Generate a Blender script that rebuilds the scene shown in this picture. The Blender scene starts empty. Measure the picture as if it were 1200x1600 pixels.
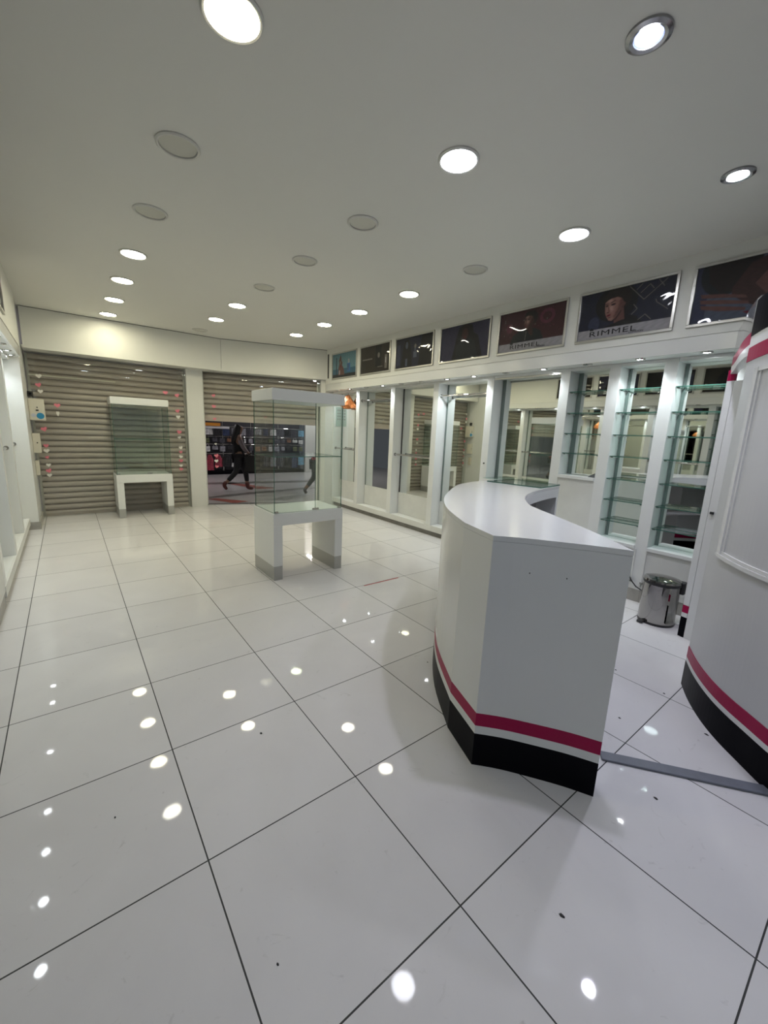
import bpy, bmesh, math, random
from mathutils import Vector, Matrix
random.seed(7)
S = bpy.context.scene
COL = S.collection

# ------------------------------------------------------------ camera, world, exposure
YAW, PITCH, ROLL, FPX = 0.66242058, -0.19402319, 0.04228045, 634.659
fw = Vector((math.sin(YAW)*math.cos(PITCH), math.cos(YAW)*math.cos(PITCH), math.sin(PITCH)))
r0 = Vector((math.cos(YAW), -math.sin(YAW), 0)); u0 = r0.cross(fw)
cr, sr = math.cos(ROLL), math.sin(ROLL)
rt = cr*r0 + sr*u0; up = -sr*r0 + cr*u0
cd = bpy.data.cameras.new('camera'); cam = bpy.data.objects.new('camera', cd); COL.objects.link(cam)
M = Matrix.Identity(4)
for i in range(3):
    M[i][0] = rt[i]; M[i][1] = up[i]; M[i][2] = -fw[i]
M[0][3], M[1][3], M[2][3] = -0.26016, -1.22499, 1.45749
cam.matrix_world = M
cd.sensor_fit = 'HORIZONTAL'; cd.sensor_width = 36.0; cd.lens = FPX/1200*36.0
cd.clip_start = 0.03
S.camera = cam
w = bpy.data.worlds.new('world'); S.world = w; w.use_nodes = True
w.node_tree.nodes['Background'].inputs[0].default_value = (0.75, 0.8, 0.9, 1)
w.node_tree.nodes['Background'].inputs[1].default_value = 0.06
S.view_settings.view_transform = 'Standard'; S.view_settings.look = 'None'
S.view_settings.gamma = 1; S.view_settings.use_curve_mapping = False
S.view_settings.exposure = 0.45
S.cycles.transparent_max_bounces = 32

LAMP_L = 50.0      # radiance of the ceiling downlights
SPOT_W = 8.0       # watts of the small niche spots
SPOT_BIG = 36.0     # watts of the two bluish ceiling spots

H = 2.88           # ceiling
XF_R, XP_R, XM_R = 3.64, 3.82, 4.00      # right side: poster fascia, cabinet fronts, mirrors
XF_L, XP_L, XM_L = -0.62, -0.74, -0.92   # left side

# ------------------------------------------------------------ materials
def nt(name):
    m = bpy.data.materials.new(name); m.use_nodes = True
    return m, m.node_tree, m.node_tree.nodes['Principled BSDF']
def mat(name, col, rough=0.4, metal=0.0, spec=0.5, var=0.0, vscale=3.0, bump=0.0, bscale=40.0, coat=0.0, coat_r=0.05):
    m, t, b = nt(name)
    b.inputs['Roughness'].default_value = rough; b.inputs['Metallic'].default_value = metal
    b.inputs['Specular IOR Level'].default_value = spec
    b.inputs['Coat Weight'].default_value = coat; b.inputs['Coat Roughness'].default_value = coat_r
    b.inputs['Base Color'].default_value = (*col, 1)
    tc = t.nodes.new('ShaderNodeTexCoord')
    if var > 0:
        n = t.nodes.new('ShaderNodeTexNoise'); n.inputs['Scale'].default_value = vscale; n.inputs['Detail'].default_value = 5
        t.links.new(tc.outputs['Object'], n.inputs['Vector'])
        mx = t.nodes.new('ShaderNodeMix'); mx.data_type = 'RGBA'
        mx.inputs[6].default_value = (*[c*(1-var) for c in col], 1); mx.inputs[7].default_value = (*[min(1, c*(1+var)) for c in col], 1)
        t.links.new(n.outputs['Fac'], mx.inputs[0]); t.links.new(mx.outputs[2], b.inputs['Base Color'])
    if bump > 0:
        n2 = t.nodes.new('ShaderNodeTexNoise'); n2.inputs['Scale'].default_value = bscale; n2.inputs['Detail'].default_value = 3
        t.links.new(tc.outputs['Object'], n2.inputs['Vector'])
        bp = t.nodes.new('ShaderNodeBump'); bp.inputs['Strength'].default_value = bump; bp.inputs['Distance'].default_value = 0.02
        t.links.new(n2.outputs['Fac'], bp.inputs['Height']); t.links.new(bp.outputs['Normal'], b.inputs['Normal'])
        if coat > 0: t.links.new(bp.outputs['Normal'], b.inputs['Coat Normal'])
    return m
def emis(name, col, strength, base=(0.8, 0.8, 0.8)):
    m, t, b = nt(name)
    b.inputs['Base Color'].default_value = (*base, 1)
    b.inputs['Emission Color'].default_value = (*col, 1); b.inputs['Emission Strength'].default_value = strength
    return m
def glass(name, tint, refl=1.0):
    m = bpy.data.materials.new(name); m.use_nodes = True; t = m.node_tree; t.nodes.clear()
    o = t.nodes.new('ShaderNodeOutputMaterial'); tr = t.nodes.new('ShaderNodeBsdfTransparent'); gl = t.nodes.new('ShaderNodeBsdfGlossy')
    lw = t.nodes.new('ShaderNodeLayerWeight'); lw.inputs['Blend'].default_value = 0.5
    fr = t.nodes.new('ShaderNodeMath'); fr.operation = 'POWER'; fr.inputs[1].default_value = 5.0; t.links.new(lw.outputs['Facing'], fr.inputs[0])
    mu = t.nodes.new('ShaderNodeMath'); mu.operation = 'MULTIPLY_ADD'; mu.inputs[1].default_value = refl*0.8; mu.inputs[2].default_value = 0.035*refl
    mx = t.nodes.new('ShaderNodeMixShader')
    tr.inputs[0].default_value = (*tint, 1); gl.inputs['Roughness'].default_value = 0.01
    t.links.new(fr.outputs[0], mu.inputs[0]); t.links.new(mu.outputs[0], mx.inputs[0])
    t.links.new(tr.outputs[0], mx.inputs[1]); t.links.new(gl.outputs[0], mx.inputs[2]); t.links.new(mx.outputs[0], o.inputs[0])
    return m
def floor_mat():
    m, t, b = nt('polished_tile')
    N = t.nodes.new; L = t.links.new
    tc = N('ShaderNodeTexCoord'); sp = N('ShaderNodeSeparateXYZ'); L(tc.outputs['Object'], sp.inputs[0])
    def line(out):
        a = N('ShaderNodeMath'); a.operation = 'DIVIDE'; a.inputs[1].default_value = 0.6; L(out, a.inputs[0])
        r = N('ShaderNodeMath'); r.operation = 'ROUND'; L(a.outputs[0], r.inputs[0])
        d = N('ShaderNodeMath'); d.operation = 'SUBTRACT'; L(a.outputs[0], d.inputs[0]); L(r.outputs[0], d.inputs[1])
        ab = N('ShaderNodeMath'); ab.operation = 'ABSOLUTE'; L(d.outputs[0], ab.inputs[0])
        lt = N('ShaderNodeMath'); lt.operation = 'LESS_THAN'; lt.inputs[1].default_value = 0.0024/0.6; L(ab.outputs[0], lt.inputs[0])
        fl = N('ShaderNodeMath'); fl.operation = 'FLOOR'; L(a.outputs[0], fl.inputs[0])
        return lt.outputs[0], fl.outputs[0]
    lx, fx = line(sp.outputs[0]); ly, fy = line(sp.outputs[1])
    mxl = N('ShaderNodeMath'); mxl.operation = 'MAXIMUM'; L(lx, mxl.inputs[0]); L(ly, mxl.inputs[1])
    cb = N('ShaderNodeCombineXYZ'); L(fx, cb.inputs[0]); L(fy, cb.inputs[1])
    wn = N('ShaderNodeTexWhiteNoise'); L(cb.outputs[0], wn.inputs['Vector'])
    # soft clouding of the tile body, dirt smears, tiny marks
    n1 = N('ShaderNodeTexNoise'); n1.inputs['Scale'].default_value = 1.6; n1.inputs['Detail'].default_value = 6
    n1.inputs['Distortion'].default_value = 1.5; L(tc.outputs['Object'], n1.inputs['Vector'])
    c1 = N('ShaderNodeMix'); c1.data_type = 'RGBA'; c1.inputs[6].default_value = (0.60, 0.585, 0.580, 1); c1.inputs[7].default_value = (0.69, 0.675, 0.665, 1)
    L(n1.outputs['Fac'], c1.inputs[0])
    n2 = N('ShaderNodeTexNoise'); n2.inputs['Scale'].default_value = 9; n2.inputs['Detail'].default_value = 8; n2.inputs['Roughness'].default_value = 0.65
    n2.inputs['Distortion'].default_value = 2.5; L(tc.outputs['Object'], n2.inputs['Vector'])
    rp = N('ShaderNodeValToRGB'); rp.color_ramp.elements[0].position = 0.63; rp.color_ramp.elements[1].position = 0.8
    rp.color_ramp.elements[0].color = (0, 0, 0, 1); rp.color_ramp.elements[1].color = (0.6, 0.6, 0.6, 1); L(n2.outputs['Fac'], rp.inputs[0])
    c2 = N('ShaderNodeMix'); c2.data_type = 'RGBA'; c2.inputs[7].default_value = (0.36, 0.345, 0.33, 1)
    L(rp.outputs[0], c2.inputs[0]); L(c1.outputs[2], c2.inputs[6])
    tv = N('ShaderNodeMath'); tv.operation = 'MULTIPLY_ADD'; tv.inputs[1].default_value = 0.06; tv.inputs[2].default_value = 0.96; L(wn.outputs['Value'], tv.inputs[0])
    c3 = N('ShaderNodeVectorMath'); c3.operation = 'SCALE'; L(c2.outputs[2], c3.inputs[0]); L(tv.outputs[0], c3.inputs['Scale'])
    c4 = N('ShaderNodeMix'); c4.data_type = 'RGBA'; c4.inputs[7].default_value = (0.05, 0.05, 0.048, 1)
    L(mxl.outputs[0], c4.inputs[0]); L(c3.outputs[0], c4.inputs[6]); L(c4.outputs[2], b.inputs['Base Color'])
    rr = N('ShaderNodeMath'); rr.operation = 'MULTIPLY_ADD'; rr.inputs[1].default_value = 0.5; rr.inputs[2].default_value = 0.035; L(mxl.outputs[0], rr.inputs[0])
    L(rr.outputs[0], b.inputs['Roughness'])
    b.inputs['Specular IOR Level'].default_value = 0.14
    return m
def mall_mat():
    m, t, b = nt('mall_paving'); N = t.nodes.new; L = t.links.new
    tc = N('ShaderNodeTexCoord'); n = N('ShaderNodeTexNoise'); n.inputs['Scale'].default_value = 30; L(tc.outputs['Object'], n.inputs['Vector'])
    c = N('ShaderNodeMix'); c.data_type = 'RGBA'; c.inputs[6].default_value = (0.33, 0.32, 0.32, 1); c.inputs[7].default_value = (0.44, 0.42, 0.42, 1)
    L(n.outputs['Fac'], c.inputs[0]); L(c.outputs[2], b.inputs['Base Color']); b.inputs['Roughness'].default_value = 0.22
    return m

WHITE = mat('white_laminate', (0.72, 0.73, 0.715), 0.28, var=0.03, vscale=2)
WHITE_G = mat('glossy_white_laminate', (0.70, 0.705, 0.69), 0.16, var=0.03, vscale=1.5, bump=0.03, bscale=2.5)
PAINT = mat('white_painted_board', (0.68, 0.68, 0.645), 0.45, var=0.05, vscale=1.2, bump=0.03, bscale=25)
WORN = mat('worn_white_paint', (0.66, 0.665, 0.64), 0.42, var=0.10, vscale=6, bump=0.05, bscale=30)
CEIL = mat('ceiling_paint', (0.70, 0.69, 0.65), 0.6, var=0.03, vscale=0.8)
FLOOR = floor_mat()
MIRROR = mat('mirror_silver', (0.80, 0.83, 0.80), 0.015, metal=1.0)
CHROME = mat('chrome', (0.55, 0.54, 0.53), 0.08, metal=1.0)
STEEL = mat('brushed_steel', (0.5, 0.5, 0.5), 0.25, metal=1.0, bump=0.02, bscale=80)
ALU = mat('satin_aluminium', (0.55, 0.54, 0.52), 0.3, metal=1.0)
KICK = mat('grey_aluminium_laminate', (0.42, 0.42, 0.40), 0.35, metal=0.3)
BLACK = mat('black_laminate', (0.004, 0.004, 0.006), 0.35, spec=.05, var=0.2, vscale=5)
BLACKP = mat('black_plastic', (0.02, 0.02, 0.022), 0.4)
PINKRED = mat('magenta_stripe', (0.33, 0.003, 0.058), 0.35, spec=.2)
GREYIN = mat('grey_interior_board', (0.30, 0.29, 0.28), 0.5, var=0.05)
SHUT = mat('galvanised_slats', (0.42, 0.368, 0.328), 0.42, metal=0.1, var=0.12, vscale=2.0, bump=0.04, bscale=20)
SKIRT = mat('dusty_skirting', (0.36, 0.35, 0.32), 0.4, var=0.25, vscale=9)
GRIME = mat('grimy_grey_plinth', (0.20, 0.19, 0.17), 0.5, var=0.4, vscale=8)
GLASS = glass('clear_glass', (0.965, 0.985, 0.976))
GLASSW = glass('window_glass', (0.96, 0.97, 0.96), 1.0)
GEDGE = mat('green_glass_edge', (0.05, 0.13, 0.10), 0.12)
SHELFG = glass('shelf_glass', (0.90, 0.96, 0.935))
MALLF = mall_mat()
EDGEB = mat('grey_green_backing', (.16,.20,.185), .25)
DARKG = mat('dark_grey_paving', (0.12, 0.115, 0.11), 0.3)
REDP = mat('red_brown_paving', (0.25, 0.07, 0.055), 0.3)
CREAM = mat('cream_enamel', (0.62, 0.59, 0.50), 0.35)

# ------------------------------------------------------------ mesh builder
class MB:
    def __init__(s): s.v = []; s.f = []; s.m = []
    def add(s, vs, fs, mi=0):
        o = len(s.v); s.v += [tuple(v) for v in vs]
        for f in fs: s.f.append(tuple(i+o for i in f)); s.m.append(mi)
        return s
    def box(s, x0, x1, y0, y1, z0, z1, mi=0):
        x0, x1 = sorted((x0, x1)); y0, y1 = sorted((y0, y1)); z0, z1 = sorted((z0, z1))
        return s.add([(x0,y0,z0),(x1,y0,z0),(x1,y1,z0),(x0,y1,z0),(x0,y0,z1),(x1,y0,z1),(x1,y1,z1),(x0,y1,z1)],
            [(0,3,2,1),(4,5,6,7),(0,1,5,4),(1,2,6,5),(2,3,7,6),(3,0,4,7)], mi)
    def prism(s, poly, z0, z1, mi=0, mside=None):
        n = len(poly)
        a = sum(poly[i][0]*poly[(i+1)%n][1]-poly[(i+1)%n][0]*poly[i][1] for i in range(n))
        if a < 0: poly = poly[::-1]
        vs = [(p[0],p[1],z0) for p in poly]+[(p[0],p[1],z1) for p in poly]
        o = len(s.v); s.v += vs
        s.f.append(tuple(o+i for i in range(n))[::-1]); s.m.append(mi)
        s.f.append(tuple(o+n+i for i in range(n))); s.m.append(mi)
        for i in range(n):
            j = (i+1) % n; s.f.append((o+i, o+j, o+n+j, o+n+i)); s.m.append(mi if mside is None else mside)
        return s
    def strip(s, pts, t, z0, z1, mi=0, side=1):
        """wall of thickness t along a plan polyline (offset to one side), as one prism of quads"""
        n = len(pts); off = []
        for i in range(n):
            a = Vector(pts[max(i-1, 0)]); b = Vector(pts[min(i+1, n-1)]); d = (b-a).normalized()
            nn = Vector((-d.y, d.x))*side
            off.append((pts[i][0]+nn.x*t, pts[i][1]+nn.y*t))
        vs = []
        for i in range(n): vs += [(pts[i][0],pts[i][1],z0),(off[i][0],off[i][1],z0),(off[i][0],off[i][1],z1),(pts[i][0],pts[i][1],z1)]
        fs = []
        for i in range(n-1):
            a = 4*i; b = a+4
            for k in range(4):
                q = (a+k, b+k, b+(k+1)%4, a+(k+1)%4); fs.append(q)
        fs += [(0,1,2,3), (4*n-1,4*n-2,4*n-3,4*n-4)]
        return s.add(vs, fs, mi)
    def cyl(s, c, r, h, n=32, mi=0, axis='z', r2=None):
        r2 = r if r2 is None else r2; vs = []
        for k, (rr, hh) in enumerate(((r, 0), (r2, h))):
            for i in range(n):
                a = 2*math.pi*i/n; p = (rr*math.cos(a), rr*math.sin(a), hh)
                if axis == 'x': p = (p[2], p[0], p[1])
                if axis == 'y': p = (p[0], p[2], -p[1])
                vs.append((c[0]+p[0], c[1]+p[1], c[2]+p[2]))
        fs = [(i, (i+1)%n, n+(i+1)%n, n+i) for i in range(n)] + [tuple(range(n))[::-1], tuple(range(n, 2*n))]
        return s.add(vs, fs, mi)
    def lathe(s, c, prof, n=40, mi=0, closed=False):
        vs = []; k = len(prof)
        for i in range(n):
            a = 2*math.pi*i/n
            for (r, z) in prof: vs.append((c[0]+r*math.cos(a), c[1]+r*math.sin(a), c[2]+z))
        fs = []
        for i in range(n):
            j = (i+1) % n
            for q in range(k-1 if not closed else k):
                q2 = (q+1) % k
                fs.append((i*k+q, j*k+q, j*k+q2, i*k+q2))
        return s.add(vs, fs, mi)
    def tube(s, pts, r, n=10, mi=0):
        pts = [Vector(p) for p in pts]; rings = []
        for i, p in enumerate(pts):
            d = (pts[min(i+1, len(pts)-1)]-pts[max(i-1, 0)]).normalized()
            a = d.cross(Vector((0, 0, 1)));
            if a.length < 1e-3: a = d.cross(Vector((1, 0, 0)))
            a.normalize(); b = d.cross(a)
            rr = r[i] if isinstance(r, (list, tuple)) else r
            rings.append([p+a*rr*math.cos(2*math.pi*k/n)+b*rr*math.sin(2*math.pi*k/n) for k in range(n)])
        vs = [v for R in rings for v in R]; m = len(pts)
        fs = [(i*n+k, i*n+(k+1)%n, (i+1)*n+(k+1)%n, (i+1)*n+k) for i in range(m-1) for k in range(n)]
        fs += [tuple(range(n))[::-1], tuple((m-1)*n+k for k in range(n))]
        return s.add(vs, fs, mi)
    def build(s, name, mats, parent=None, smooth=False, bevel=0.0, loc=None):
        me = bpy.data.meshes.new(name); me.from_pydata(s.v, [], s.f); me.update()
        if not isinstance(mats, (list, tuple)): mats = [mats]
        for m in mats: me.materials.append(m)
        for p, mi in zip(me.polygons, s.m): p.material_index = mi
        bm = bmesh.new(); bm.from_mesh(me); bmesh.ops.recalc_face_normals(bm, faces=bm.faces)
        if bevel > 0:
            bmesh.ops.bevel(bm, geom=[e for e in bm.edges if len(e.link_faces) == 2 and e.calc_face_angle() > 0.6], offset=bevel, segments=2, affect='EDGES', profile=0.5)
        bm.to_mesh(me); bm.free()
        if smooth:
            for p in me.polygons: p.use_smooth = True
            me.set_sharp_from_angle(angle=math.radians(35))
        o = bpy.data.objects.new(name, me); COL.objects.link(o)
        if parent: o.parent = parent
        if loc: o.location = loc
        return o

def thing(name, label, cat, loc=(0,0,0), rotz=0, group=None, mtx=None):
    o = bpy.data.objects.new(name, None); COL.objects.link(o); o.empty_display_size = 0.05
    if mtx is not None: o.matrix_world = mtx
    else: o.location = loc; o.rotation_euler = (0, 0, rotz)
    o['label'] = label; o['category'] = cat
    if group: o['group'] = group
    return o
def tag(o, label, cat, group=None, kind=None):
    o['label'] = label; o['category'] = cat
    if group: o['group'] = group
    if kind: o['kind'] = kind
    return o
def struct(o, label=None):
    o['kind'] = 'structure'
    if label: o['label'] = label
    return o
def dup(root, loc=None, label=None):
    r = root.copy(); COL.objects.link(r)
    if loc is not None: r.location = loc
    if label: r['label'] = label
    for ch in list(root.children):
        c = ch.copy(); COL.objects.link(c); c.parent = r
        for g in ch.children:
            d = g.copy(); COL.objects.link(d); d.parent = c
    return r
ORD = ['first','second','third','fourth','fifth','sixth','seventh','eighth','ninth','tenth','eleventh','twelfth','thirteenth','fourteenth','fifteenth','sixteenth']

# ------------------------------------------------------------ the setting
YB = -3.4
struct(MB().prism([(-1.3,YB-.1),(4.3,YB-.1),(4.3,5.75),(3.75,5.85),(1.66,6.62),(-1.3,6.62)], -0.06, 0).build('floor', FLOOR), 'large glossy off-white floor tiles with thin dark joints')
struct(MB().box(-1.3,4.3,YB-.1,7.3,H,H+.1).build('ceiling', CEIL), 'flat off-white ceiling')
struct(MB().box(4.03,4.13,YB,5.80,0,H).build('wall_right', PAINT))
struct(MB().box(-1.11,-1.01,YB,6.6,0,H).build('wall_left', PAINT))
struct(MB().box(-1.3,4.3,YB-.1,YB,0,H).build('wall_rear', PAINT))

# poster fascias above the cabinets (upper board and glossy lower band)
def fascia(x, s, y0, y1, tn):
    # s=+1: board extends to +x (right wall); s=-1 to -x
    struct(MB().box(x, x+s*.03, y0, y1, 2.282, H).build('trim_%d' % tn, PAINT), 'white fascia board carrying the framed posters')
    struct(MB().box(x+s*.006, x+s*.03, y0, y1, 2.165, 2.281).build('trim_%d' % (tn+1), WHITE_G), 'glossy white band below the posters')
    struct(MB().box(x+s*.03, x+s*.39, y0, y1, 2.165, 2.20).build('trim_%d' % (tn+2), WHITE), 'white soffit holding the small spotlights')
fascia(XF_R, 1, YB, 5.70, 1)
fascia(XF_L, -1, YB, 5.58, 4)

# front fascia above the shutters
struct(MB().box(-0.62, 1.915, 6.2185, 6.2199, 2.872, 2.879).strip([(1.92,6.2185),(3.64,5.6585)], .001, 2.872, 2.879, side=-1).build('trim_16', BLACKP), 'dark gap line between ceiling and front fascia')
A1, A2 = (1.92, 6.22), (3.64, 5.66)
struct(MB().box(-0.62, 1.915, 6.22, 6.25, 2.36, H).build('trim_7', PAINT), 'white fascia panel above the closed shutter')
struct(MB().strip([A1, A2], .03, 2.36, H, side=1).build('trim_8', PAINT), 'white fascia panel above the half-open shutter')
struct(MB().prism([(-0.64,6.25),(1.93,6.25),(3.64,5.70),(3.64,6.02),(1.70,6.70),(-0.64,6.70)], 2.36, 2.40).build('trim_9', PAINT), 'white soffit in front of the shutters')
struct(MB().box(1.415,1.675,6.50,6.72,0,2.36).build('wall_pillar', PAINT), 'plain white pillar between the two shutters')
struct(MB().box(-1.01,-0.645,5.73,6.9,0,H).build('wall_far', WHITE), 'white column at the left end of the shop')
struct(MB().box(-1.0,-0.63,5.700,5.729,0,.10).box(-0.644,-0.63,5.729,6.5,0,.10).build('baseboard_left', SKIRT), 'dusty beige tile skirting on the corner column')
# right end column between shutter and cabinets
struct(MB().prism([(3.60,5.80),(3.66,5.74),(4.03,5.74),(4.03,6.10),(3.66,6.10)], 0, 2.36).build('wall_corner', PAINT))
struct(MB().box(3.637,3.6395,5.585,5.63,2.38,2.80).build('trim_15', BLACKP), 'narrow dark gap at the corner beside the teal poster')
struct(MB().strip([(1.70,6.58),(3.64,5.92)], .09, 0, 0.018).build('trim_10', STEEL), 'metal threshold under the half-open shutter')

# ------------------------------------------------------------ roller shutters
def shutter(name, label, p0, p1, z0, z1, side=1):
    p0 = Vector(p0); p1 = Vector(p1); d = (p1-p0); L_ = d.length; d.normalize()
    ang = math.atan2(d.y, d.x)
    root = thing(name, label, 'shutter', (p0.x, p0.y, z0), ang)
    pitch = 0.087; prof = []; z = 0; hgt = z1-z0
    while z < hgt-1e-4:
        for k in range(6):
            a = k/6; zz = z+a*pitch
            if zz > hgt: break
            prof.append((-0.021*math.sin(math.pi*min(1, a*1.12))**0.7 if 0 < a*1.12 < 1 else 0.016, zz))
        z += pitch
    prof.append((0, hgt)); n = len(prof); vs = []
    for x in (0.02, L_-0.02):
        for (o, zz) in prof: vs.append((x, o, zz))
        for (o, zz) in prof[::-1]: vs.append((x, max(o, 0)+0.006, zz))
    m = 2*n; fs = [(i, (i+1)%m, m+(i+1)%m, m+i) for i in range(m)]
    b = MB(); b.add(vs, fs); b.build('slat_curtain', SHUT, root, smooth=True)
    MB().box(0, L_, -0.02, 0.02, -0.035 if z0 > .5 else 0, 0.03).build('bottom_rail', SHUT, root)
    for x in (0.0, L_-0.03):
        MB().box(x, x+.03, -.03, .035, -z0+(0.0), hgt).build('guide_rail', SKIRT if z0 < .5 else PAINT, root)
    MB().box(0, L_, .03, .20, hgt-.12, hgt+.0).build('shutter_box', SHUT, root)
    return root
sl = shutter('roller_shutter', 'closed grey-brown slatted roller shutter, the wider one left of the white pillar', (-0.635, 6.62), (1.41, 6.62), 0, 2.34)
MB().box(0.02, 1.05, -0.040, -0.024, 2.040, 2.058).build('highlight_bar', CREAM, sl)  # bright line across the slats: highlight put into the bar's cream colour
shutter('roller_shutter', 'half-raised grey slatted roller shutter over the open doorway to the mall', (1.69, 6.62), (3.62, 5.95), 1.56, 2.35)
# shop-window glass in front of the closed shutter
wg = MB().box(-0.635, 1.405, 6.50, 6.508, 0.0, 2.35).build('window_1', GLASSW); struct(wg, 'clear glass pane in front of the closed shutter')
wg = MB().strip([(1.69, 6.52), (3.60, 5.86)], .008, 1.62, 2.35).build('window_2', GLASSW); struct(wg, 'clear glass pane in front of the raised shutter')

# ------------------------------------------------------------ heart garlands
HP = mat('pink_paper', (0.72, 0.20, 0.26), 0.5); HW = mat('white_paper', (0.72, 0.70, 0.66), 0.5)
def heart_mesh(m, nm):
    pts = []
    for i in range(28):
        t = 2*math.pi*i/28
        pts.append((16*math.sin(t)**3/17, (13*math.cos(t)-5*math.cos(2*t)-2*math.cos(3*t)-math.cos(4*t)+2.5)/17))
    b = MB(); n = len(pts); vs = [(p[0], -.04, p[1]) for p in pts]+[(p[0], .04, p[1]) for p in pts]
    fs = [tuple(range(n)), tuple(range(n, 2*n))[::-1]]+[(i, (i+1)%n, n+(i+1)%n, n+i) for i in range(n)]
    b.add(vs, fs); o = b.build('heart_sticker', m); return o
CAM = Vector((-0.26016, -1.22499, 1.45749))
def ray(u, v): return fw + rt*((u-600)/FPX) - up*((v-800)/FPX)
def on_line(u, v, A, B):    # point of the vertical plane through plan points A, B
    d = ray(u, v); n = Vector((B[1]-A[1], -(B[0]-A[0]))); s = ((Vector(A)-CAM.xy).dot(n))/(d.xy.dot(n)); return CAM+d*s
hearts = {
 'at the closed shutter\'s left edge': ((-.6,6.49),(1.4,6.49),[(60.5,588,1,1),(60,602,0,1),(63,612,1,.9),(69,671,0,1.1),(72,697,0,.9),(73,705,1,1),(74,715,0,.7),(76,727,1,.85),(76.5,736,0,1),(77.5,743,1,.9)]),
 'at the closed shutter\'s right edge': ((-.6,6.49),(1.4,6.49),[(276.8,618.5,0,1),(277.7,642.7,0,1),(278.5,652,1,1),(280,675.7,0,1.1),(280.4,684,1,.8),(282.6,700,1,.9),(282.6,706.7,0,.8),(282.6,714,1,.9),(283,720.5,0,1),(283,728,1,.8),(283,733.4,0,.9)]),
 'left in the half-open doorway': ((1.69,6.51),(3.6,5.85),[(333.7,618.5,0,.9),(334,635.5,0,1),(335.5,655,0,.8),(337,694,1,.6),(338.3,712.5,0,1.1),(338.3,720.7,1,1),(338.8,729.5,0,.9)]),
}
for where, (A, B, lst) in hearts.items():
    cnt = {0: 0, 1: 0}; tot = {c: sum(1 for q in lst if q[2] == c) for c in (0, 1)}
    ang = math.atan2(B[1]-A[1], B[0]-A[0])
    for (u, v, c, k) in lst:
        p = on_line(u, v, A, B); o = heart_mesh(HW if c else HP, 'h'); o.location = p; s_ = .036*k
        o.scale = (s_, .03, s_); o.rotation_euler = (0, random.uniform(-.3, .3), ang)
        col = 'white' if c else 'pink'; cnt[c] += 1
        tag(o, '%s paper heart, %s %s one down the string %s' % (col, ORD[cnt[c]-1], col, where), 'heart', 'paper hearts strung over the shutters')
for (u, v, where) in ((89.5, 634, 'standing alone right of the switch cabinet'), (258.4, 614, 'standing alone near the top right of the closed shutter')):
    p = on_line(u, v, (-.6,6.49), (1.4,6.49)); o = heart_mesh(HP, 'h'); o.location = p; o.scale = (.040, .03, .036)
    tag(o, 'pink paper heart ' + where, 'heart', 'paper hearts strung over the shutters')
p = on_line(90.5, 647, (-.6,6.49), (1.4,6.49)); o = heart_mesh(HW, 'h'); o.location = p; o.scale = (.020, .03, .045)
tag(o, 'narrow white paper heart hanging under the lone pink heart by the switch cabinet', 'heart', 'paper hearts strung over the shutters')

# boxes on the left jamb in front of the shutter
BLUE = mat('blue_sticker', (0.02, 0.22, 0.42), 0.4)
t = thing('switch_cabinet', 'cream metal switch cabinet with round blue sticker, upper box on the left jamb', 'switch box', (-0.643, 6.30, 1.42))
MB().box(0, .17, 0, .16, 0, .29).build('housing', CREAM, t, bevel=.004)
MB().box(.012, .158, -.004, 0, .012, .278).build('cover', CREAM, t)
MB().cyl((.118, -.006, .06), .042, .002, axis='y').build('round_sticker', BLUE, t)
MB().cyl((.045, -.006, .065), .026, .002, axis='y').build('small_sticker', mat('pale_sticker', (.5,.52,.6), .5), t)
MB().box(.075,.105,-.008,-.004,.125,.145).build('warning_mark', BLACKP, t); MB().add([(.083,-.0065,.165),(.101,-.0065,.165),(.092,-.0065,.19),(.083,-.004,.165),(.101,-.004,.165),(.092,-.004,.19)],[(0,1,2),(5,4,3),(0,3,4,1),(1,4,5,2),(2,5,3,0)]).build('arrow_mark', BLACKP, t)
t = thing('breaker_box', 'cream narrow box with a small dark keyhole, middle box on the left jamb', 'switch box', (-0.643, 6.30, .97))
MB().box(0, .085, 0, .13, 0, .27).build('housing', CREAM, t, bevel=.003)
MB().cyl((.05, -.004, .14), .009, .004, axis='y', n=16).build('keyhole', BLACKP, t)
tag(MB().box(-.643, -.600, 6.30, 6.40, .655, .86).build('junction_box', CREAM, bevel=.003), 'slim cream box, lowest of the three on the left jamb', 'switch box')
t = thing('socket_plug', 'black plug above the upper cream box, with pale paper scrap', 'plug', (-.643, 6.38, 1.735))
MB().box(0, .06, 0, .05, 0, .075).cyl((.03,0,.04),.02,.012,axis='y').build('plug_body', BLACKP, t, bevel=.006)

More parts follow.
